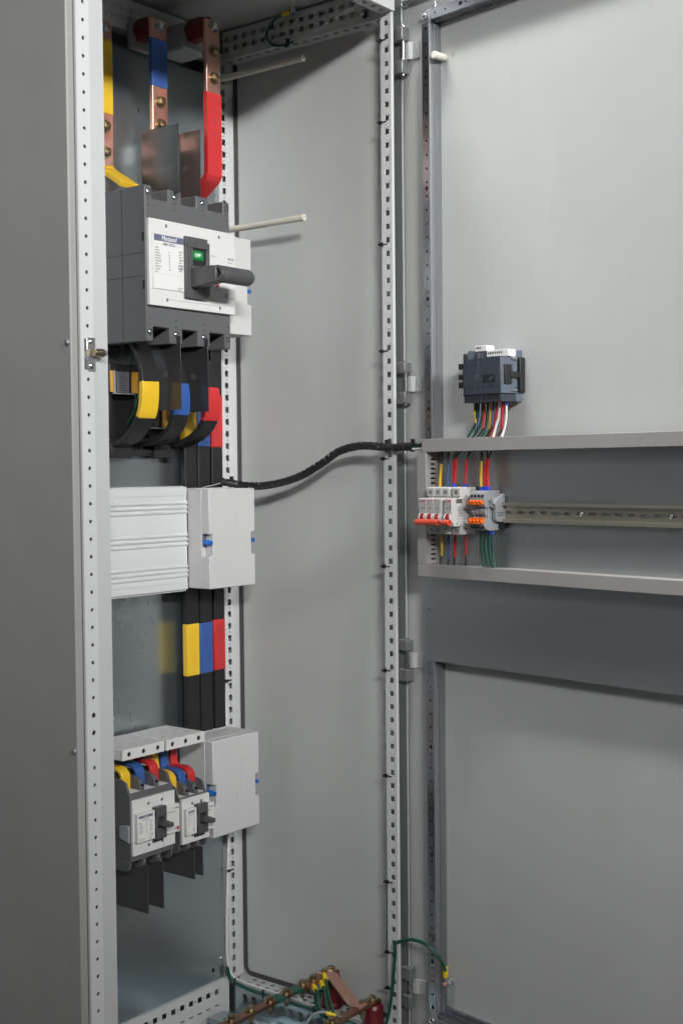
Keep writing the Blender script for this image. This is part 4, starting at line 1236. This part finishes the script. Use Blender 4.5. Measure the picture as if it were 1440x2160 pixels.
for z in (-467.5, -521):
    MB().cyl((202.5, z), 'w', 3.2, -8, 6, 10).build('side_screw', M['zinc'], t, bev=0.5)
for a, b, z0, z1, nh in ((128, 154.5, -452, -441.5, 3), (155, 203, -464, -451.5, 7)):
    cn = MB().box(a, b, z0, z1, -6, 15).build('white_connector', M['label'], t, bev=0.6)
    for k in range(nh):
        x = a+2+(b-a-14)*(k+0.5)/nh
        MB().box(x-1.5, x+1.5, (z0+z1)/2-0.5, (z0+z1)/2+3, 15, 15.2).build('connector_hole', M['ink'], t, cn)

# ================================================================ WIRES ON THE DOOR
def wire(label, pts, colour, r=1.9, name='wire', tail=None, ferrule=None, group=None, F=DOOR, sub=4):
    """pts (u, v, w): the coloured run; tail: further black run; ferrule: short run at the end"""
    if tail or ferrule:
        t = Thing(name, label, 'wire', F, pts[-1], group)
        MB().tube(pts, r, 8, sub).build('sleeve', M[colour], t)
        if tail: MB().tube(tail, r*0.72, 8, sub).build('black_conductor', M['black'], t)
        if ferrule: MB().tube(ferrule, r*1.25, 10, 1).build('ferrule', M['ferrule'], t)
        return t
    return solo(name, label, 'wire', MB().tube(pts, r, 8, sub), M[colour], F, pts[-1], group)


G1 = 'wires under the electronic module'
W = {'yel1': [(109.4+9, -541, 6), (120, -558, 8), (125.9, -576, 12)], 'grn1': [(121.1, -541, 4), (124.2, -566, 8), (121.7, -582.6, 12), (110.6, -603, 18)],
     'blu1': [(128.1, -541, 6), (129.4, -565, 8), (130.3, -585, 12)], 'grn2': [(134.9, -541, 4), (136.5, -567, 8), (133.5, -586, 12), (121.5, -603, 18)],
     'red1': [(141, -541, 6), (142.6, -562, 8), (143.1, -586, 12)], 'grn3': [(147.6, -541, 4), (147.8, -572, 8), (146.3, -590, 12), (141.9, -603, 18)],
     'yel2': [(155.1, -541, 6), (156.1, -566, 8), (158.2, -588.5, 12)], 'blu2': [(162, -541, 6), (162.5, -566, 8), (163.7, -583, 12)],
     'red2': [(169.9, -541, 6), (168.4, -568, 8), (166.5, -585.5, 12), (167.4, -603, 18)], 'wht1': [(175.2, -541, 6), (176.8, -563.5, 8), (172.8, -582.5, 12), (171.6, -603, 18)],
     'red3': [(183.1, -541, 6), (184, -567, 8), (185.2, -589.3, 12)], 'wht2': [(191.2, -541, 6), (192.3, -569, 8), (192.1, -586, 12), (190.9, -603, 18)]}
def down(p, q): return [p, ((p[0]+q[0])/2, (p[1]+q[1])/2, p[2]+3), q]
wire('left yellow wire under the electronic module', W['yel1'], 'w_yel', 1.9, tail=down(W['yel1'][-1], (128, -603, 20)), group=G1)
wire('leftmost green wire under the electronic module', W['grn1'], 'w_grn', 2.1, group=G1)
wire('left dark blue wire under the electronic module', W['blu1'], 'w_blu', 2.0, tail=down(W['blu1'][-1], (126, -603, 20)), group=G1)
wire('middle green wire under the electronic module', W['grn2'], 'w_grn', 2.1, group=G1)
wire('left red wire under the electronic module', W['red1'], 'w_red', 2.2, tail=down(W['red1'][-1], (135, -603, 20)), group=G1)
wire('rightmost green wire under the electronic module', W['grn3'], 'w_grn', 2.1, group=G1)
wire('right yellow wire under the electronic module', W['yel2'], 'w_yel', 1.9, tail=down(W['yel2'][-1], (154, -603, 20)), group=G1)
wire('right blue wire under the electronic module', W['blu2'], 'w_blu', 2.1, tail=down(W['blu2'][-1], (158, -603, 20)), group=G1)
wire('dark red wire left of the first white wire under the module', W['red2'], 'w_red', 1.8, group=G1)
wire('left white wire under the electronic module', W['wht1'], 'w_wht', 2.3, group=G1)
wire('thick red wire between the two white wires under the module', W['red3'], 'w_red', 2.7, tail=down(W['red3'][-1], (180, -603, 20)), group=G1)
wire('right white wire under the electronic module', W['wht2'], 'w_wht', 2.1, group=G1, ferrule=[(191.1, -539, 6), (191.4, -548, 6.4)])
G2 = 'wires above the door breakers'
wire('yellow wire above the three pole door breaker', [(52.5, -647, 22), (52, -668, 24), (52, -689, 26)], 'w_yel', 2.5, tail=[(51, -626, 18), (52, -636, 20), (52.5, -647, 22)], group=G2)
wire('blue wire above the three pole door breaker', [(68, -646, 22), (70, -662, 24), (71, -689, 26)], 'w_blu', 2.5, tail=[(67, -626, 18), (67, -636, 20), (68, -646, 22)], group=G2)
wire('left one of the red pair above the three pole door breaker', [(82.5, -640, 22), (84, -660, 24), (86.5, -682, 26)], 'w_red', 2.5, tail=[(85, -626, 18), (83, -633, 20), (82.5, -640, 22)], ferrule=[(86.8, -679, 26), (87.5, -690, 27)], group=G2)
wire('right one of the red pair above the three pole door breaker', [(89, -637, 23), (89.5, -658, 25), (88.5, -682, 27)], 'w_red', 2.4, tail=[(94, -626, 18), (91, -631, 21), (89, -637, 23)], group=G2)
wire('single red wire above the single pole door breaker', [(113.5, -640, 22), (113, -660, 24), (113.5, -684, 26)], 'w_red', 2.5, tail=[(119, -626, 18), (115, -632, 20), (113.5, -640, 22)], ferrule=[(113.5, -683, 26), (113.5, -692, 27)], group=G2)
wire('longer yellow wire above the terminal blocks', [(148, -643, 22), (149, -665, 24), (151, -690, 26)], 'w_yel', 2.2, tail=[(146, -626, 18), (147.5, -634, 20), (148, -643, 22)], ferrule=[(151, -688, 26), (151.5, -697, 27)], group=G2)
wire('shorter yellow wire above the terminal blocks', [(145, -654, 21), (146.5, -672, 23), (149, -690, 25)], 'w_yel', 2.1, tail=[(143, -626, 17), (144, -640, 19), (145, -654, 21)], ferrule=[(155, -688, 26), (155.5, -697, 27)], group=G2)
wire('left one of the red pair above the terminal blocks', [(161, -640, 22), (157, -664, 24), (162, -690, 27)], 'w_red', 2.4, tail=[(157, -626, 18), (160, -633, 20), (161, -640, 22)], ferrule=[(161.5, -687, 26.5), (163, -697, 27)], group=G2)
wire('right one of the red pair above the terminal blocks', [(164, -639, 22), (163.5, -664, 24), (167, -690, 27)], 'w_red', 2.4, tail=[(167, -626, 18), (165, -632, 20), (164, -639, 22)], ferrule=[(166.5, -687, 26.5), (168, -697, 27)], group=G2)
G3 = 'wires below the door breakers'
wire('yellow wire below the three pole door breaker', [(54, -770, 24), (52.5, -788, 22), (47, -812, 18)], 'w_yel', 2.4, tail=[(47, -812, 18), (46, -820, 18), (46, -829, 19)], group=G3)
wire('blue wire below the three pole door breaker', [(70, -770, 24), (67, -790, 21), (65, -815, 18)], 'w_blu', 2.4, tail=[(65, -815, 18), (64.5, -822, 18), (64, -829, 19)], group=G3)
wire('red wire below the three pole door breaker', [(86, -770, 24), (82.5, -790, 21), (79, -814, 18)], 'w_red', 2.4, tail=[(79, -814, 18), (78.5, -822, 18), (78.5, -829, 19)], group=G3)
wire('red wire below the single pole door breaker', [(112, -770, 24), (109, -788, 21), (106, -809, 18)], 'w_red', 2.3, tail=[(106, -809, 18), (106, -820, 18), (106, -829, 19)], group=G3)
for k, (a, b, c, lb_) in enumerate(((147, 143, 149, 'leftmost'), (155, 151, 157, 'second from left'), (163, 160, 166, 'third from left'), (171, 168, 174, 'rightmost'))):
    wire('%s green wire below the terminal blocks' % lb_, [(a, -762, 22), (b, -785, 20), (b+0.5, -808, 18), (c, -829, 18)], 'w_grn', 2.1, group=G3, ferrule=[(a, -760, 22), (a, -770, 21.6)] if k > 1 else None)

# ================================================================ SPIRAL WRAPPED HARNESS
pth = [C(690, 400, -676), C(700, 384, -680.7), C(715, 372, -683.8), C(722, 345, -686.7), C(726, 310, -685.8), C(730, 264, -678.4), C(733, 218, -664.6), C(736, 172, -642), C(738, 139, -623.3), C(739, 111, -614.7), C(740, 77, -610.8), C(741, 39, -613.2), C(742.6, 8, -615.6), C(742, -14, -614.2), C(740.5, -34, -614.6)]
hs = Thing('wiring_harness', 'black spiral wrapped wiring harness arching from the cabinet to the door', 'cable harness', CAB, C(742, -14, -614))
P = smooth(pth, 6)
MB().sweep(P, [(5.6*math.cos(2*math.pi*i/12), 5.6*math.sin(2*math.pi*i/12)) for i in range(12)], hint=(0, 1, 0)).build('inner_cables', M['black'], hs)
# helical band
L = [0.0]
for a, b in zip(P, P[1:]): L.append(L[-1]+(b-a).length)
hel = []
h = Vector((0, 1, 0))
nst = int(L[-1]/0.9)
j = 0
for i in range(nst+1):
    d = L[-1]*i/nst
    while j < len(L)-2 and L[j+1] < d: j += 1
    f_ = (d-L[j])/max(1e-6, L[j+1]-L[j])
    p = P[j].lerp(P[j+1], f_)
    tg = (P[min(j+1, len(P)-1)]-P[max(j-1, 0)]).normalized()
    x = h.cross(tg).normalized()
    y = tg.cross(x).normalized()
    ang = 2*math.pi*d/13.0
    hel.append((p, tg, x*math.cos(ang)+y*math.sin(ang)))
m = MB()
vs, fs = [], []
for p, tg, rd in hel:
    for a, b in ((5.9, -5.4), (7.5, -5.2), (8.1, 0.4), (7.5, 5.2), (5.9, 5.4)):
        vs.append(p+rd*a+tg*b)
for i in range(len(hel)-1):
    for k in range(5):
        k2 = (k+1) % 5
        fs.append((i*5+k, i*5+k2, (i+1)*5+k2, (i+1)*5+k))
m.add(vs, fs)
m.build('spiral_wrap', M['black'], hs)
r_ = random.Random(11)
for i in sorted(r_.sample(range(20, len(hel)-10), 26)):
    p, tg, rd = hel[i]
    q = p+tg*6.5
    MB().sweep([q+rd*5.2-tg*0.9, q+rd*7.0+tg*0.9], [(-0.8, -0.8), (0.8, -0.8), (0.8, 0.8), (-0.8, 0.8)], hint=(0, 1, 0)).build('white_core', M['w_wht'], hs)
for off, c, nm in (((0, 3, 4), 'black', 'black_core'), ((0, 1, -2), 'w_grn', 'green_core'), ((2, -4, 3), 'w_wht', 'white_core'), ((0, 4, 0), 'black', 'black_core')):
    MB().tube([C(741+off[0], -28, -615+off[1]), C(740, -40, -615+off[1]*1.1), C(738.5, -54, -615+off[1]*0.9), C(737.5, -68, -614+off[1]), C(735, -86, -613)], 2.4, 8).build(nm, M[c], hs)
tieb = MB().ring((0, 0), 'w', 9.4, 7.2, -2.2, 2.2, 20).box(-3, 3, 8, 14, -3, 3)
tme = tieb.mesh('tie', (0, 0, 0), M['black'])
inst(tme, 'cable_tie', hs, C(740.2, -37, -614.6), 'w')
inst(tme, 'cable_tie', hs, C(741, 22, -614.5), 'w')
inst(tme, 'cable_tie', hs, C(703, 381, -681), 'w')
wire('thin grey wire ends above the middle box at the harness root', [C(640, 402, -689), C(670, 400, -684), C(695, 392, -679), C(712, 376, -682)], 'gpl', 1.3, F=CAB)
# ---------------- cables on the posts
wire('thin white cable running down beside the rear right post', [C(745, 448, -1100), C(743, 441, -1200), C(742.5, 440, -1412), C(739.5, 440, -1502), C(735, 440, -1600), C(736, 440, -1680), C(745, 438, -1708), C(751, 424, -1719), C(751, 380, -1721.5), C(751, 320, -1722), C(751, 250, -1722)], 'w_wht', 2.6, F=CAB)
wire('dark green cable running along the edge of the bottom right rail', [C(735, 440, -1690), C(741, 438, -1716), C(747.5, 424, -1727), C(748, 380, -1731), C(748, 300, -1731), C(748, 230, -1731), C(748, 150, -1731), C(745, 100, -1734)], 'w_grn', 3.6, F=CAB)
gw = wire('green ground wire arching from the front right post to the door stud', [C(738, 60, -1752), C(739, 34, -1707), C(740, 22, -1654), C(740, 15, -1594), C(740, 12, -1566), C(740.5, 13, -1552), C(742, 3.6, -1544), C(740.5, -22, -1534.3), C(741, -44, -1533.4), C(744, -63, -1540), C(751, -79, -1558), C(757, -86, -1574), C(758, -88, -1584)], 'w_grn', 3.3, F=CAB)
lg = Thing('ring_lug', 'yellow sleeved ring lug on the door ground stud', 'cable lug', DOOR, (22, -1600, -10))
MB().cyl((22.4, -10.5), 'v', 5.2, -1598, -1578, 16).build('lug_sleeve', M['lug'], lg, bev=0.8)
MB().prism([(20, -1597), (25, -1597), (32, -1606), (25.7, -1614), (19, -1606)], 'w', -10.4, -8.9).build('lug_tongue', M['zinc'], lg)
wire('dark green wire lying behind the front right post lip', [C(756, 41, -1440), C(755, 40, -1490), C(755, 40, -1530), C(757, 43, -1580)], 'w_grn', 1.8, F=CAB)
tb_ = MB().box(-2.2, 0.6, -3.4, 3.4, -4.4, 2.2).box(-1.2, 0.6, -1.2, 1.2, -2, 12).box(-6, -1, -2.0, 2.0, -5.4, -1.8)
tm2 = tb_.mesh('cable_tie', (0, 0, 0), M['black'])
for k, z in enumerate((141, -10, -236, -434.5, -636, -838.6, -1035.6, -1236, -1439, -1574, -1643)):
    o = bpy.data.objects.new('cable_tie', tm2)
    col.objects.link(o)
    o.matrix_world = CAB.matrix((752, z, -37))
    props(o, 'small black cable tie on the front right post, %s from the top' % ('first second third fourth fifth sixth seventh eighth ninth tenth eleventh'.split()[k]), 'cable tie', 'black ties on the front right post')
for z, y, x, lb_ in ((-1092, 442, 745, 'small black cable tie on the rear right post beside the red sleeve'), (-1489, 440, 742, 'small black cable tie holding the white cable on the rear right post')):
    mt = MB().box(x-4, x+14, z-1.2, z+1.6, -y+1, -y+3.4).box(x-4, x+2, z-2.6, z+2.6, -y-3, -y+5)
    solo('cable_tie', lb_, 'cable tie', mt, M['black'], CAB, (x, z, -y), 'black ties on the rear right post', bev=0.4)
for x, y, z, lb_ in ((749, 428, -1721, 'black cable tie at the rear corner of the bottom rail'), (750, 350, -1726, 'black cable tie on the bottom rail behind the ground bar'), (750, 216, -1727, 'black cable tie on the bottom rail beside the green tape')):
    mt = MB().box(x-5, x+9, z+3.5, z+5, -y-1.2, -y+1.2).box(x-6, x-4.4, z-12, z+5, -y-1.6, -y+1.6)
    solo('cable_tie', lb_, 'cable tie', mt, M['black'], CAB, (x, z, -y), 'black ties on the bottom rail')
# ---------------- earth leads in the base
def lead(label, pts, colour, r=3.0, lug=True):
    t = Thing('earth_lead', label, 'wire', CAB, pts[0], 'earth leads in the cabinet base')
    MB().tube(pts, r, 10, 5).build('insulated_lead', M[colour], t)
    if lug:
        a, b = Vector(pts[0]), Vector(pts[1])
        d = (b-a).normalized()
        MB().tube([a-d*12, a+d*6], r*1.7, 12, 1).build('lug_sleeve', M['lug'], t, bev=0.6)
        MB().tube([a-d*24, a-d*11], r*0.9, 8, 1).build('lug_tongue', M['zinc'], t)
    return t


lead('upper green earth lead with yellow lug near the slanted copper link', [C(742, 184, -1656), C(728, 168, -1662), C(705, 142, -1680), C(690, 120, -1704), C(676, 118, -1724), C(655, 126, -1740)], 'w_grn')
lead('middle green earth lead with yellow lug near the slanted copper link', [C(726, 178, -1664), C(712, 160, -1669), C(690, 138, -1684), C(680, 122, -1704), C(668, 120, -1728), C(650, 130, -1744)], 'w_grn')
lead('left green earth lead with yellow lug near the slanted copper link', [C(705, 180, -1664), C(694, 163, -1668), C(676, 148, -1678), C(668, 132, -1698), C(660, 126, -1722), C(640, 134, -1745)], 'w_grn')
lead('green loop of cable lying over the bottom right rail', [C(760, 190, -1690), C(748, 202, -1688), C(730, 200, -1695), C(716, 178, -1712), C(722, 150, -1726), C(745, 120, -1731)], 'w_grn', 2.8, lug=False)
lead('pale grey earth lead with yellow lug on the front ground bar', [C(640, 92, -1670), C(633, 104, -1667), C(622, 118, -1673), C(610, 126, -1694), C(604, 130, -1732)], 'gpl', 2.4)
# ---------------- earth lead under the roof
t = Thing('roof_earth_lead', 'dark green earth lead looping from a roof stud to the top right rail', 'wire', CAB, C(738, 255, 238))
MB().tube([C(735, 262, 234), C(732, 280, 226), C(735, 302, 205), C(745, 300, 188), C(752, 280, 182), C(754, 250, 184)], 2.6, 8).build('insulated_lead', M['w_grn'], t)
MB().tube([C(736, 262, 235), C(740, 246, 237)], 4.5, 12, 1).build('lug_sleeve', M['lug'], t)
MB().cyl((744, -240), 'v', 7, 232, 246, 6).build('roof_stud', M['zinc'], t, bev=0.5)
for y, z, lb_ in ((262, 186, 'black cable tie on the top right rail near the green loop'), (70, 200, 'black cable tie on the top right rail near the front post')):
    mt = MB().box(748, 756, z-8, z+6, -y-2, -y+2).box(745, 749, z-12, z-6, -y-3, -y+3)
    solo('cable_tie', lb_, 'cable tie', mt, M['black'], CAB, (752, z, -y), 'black ties on the top rail', bev=0.4)
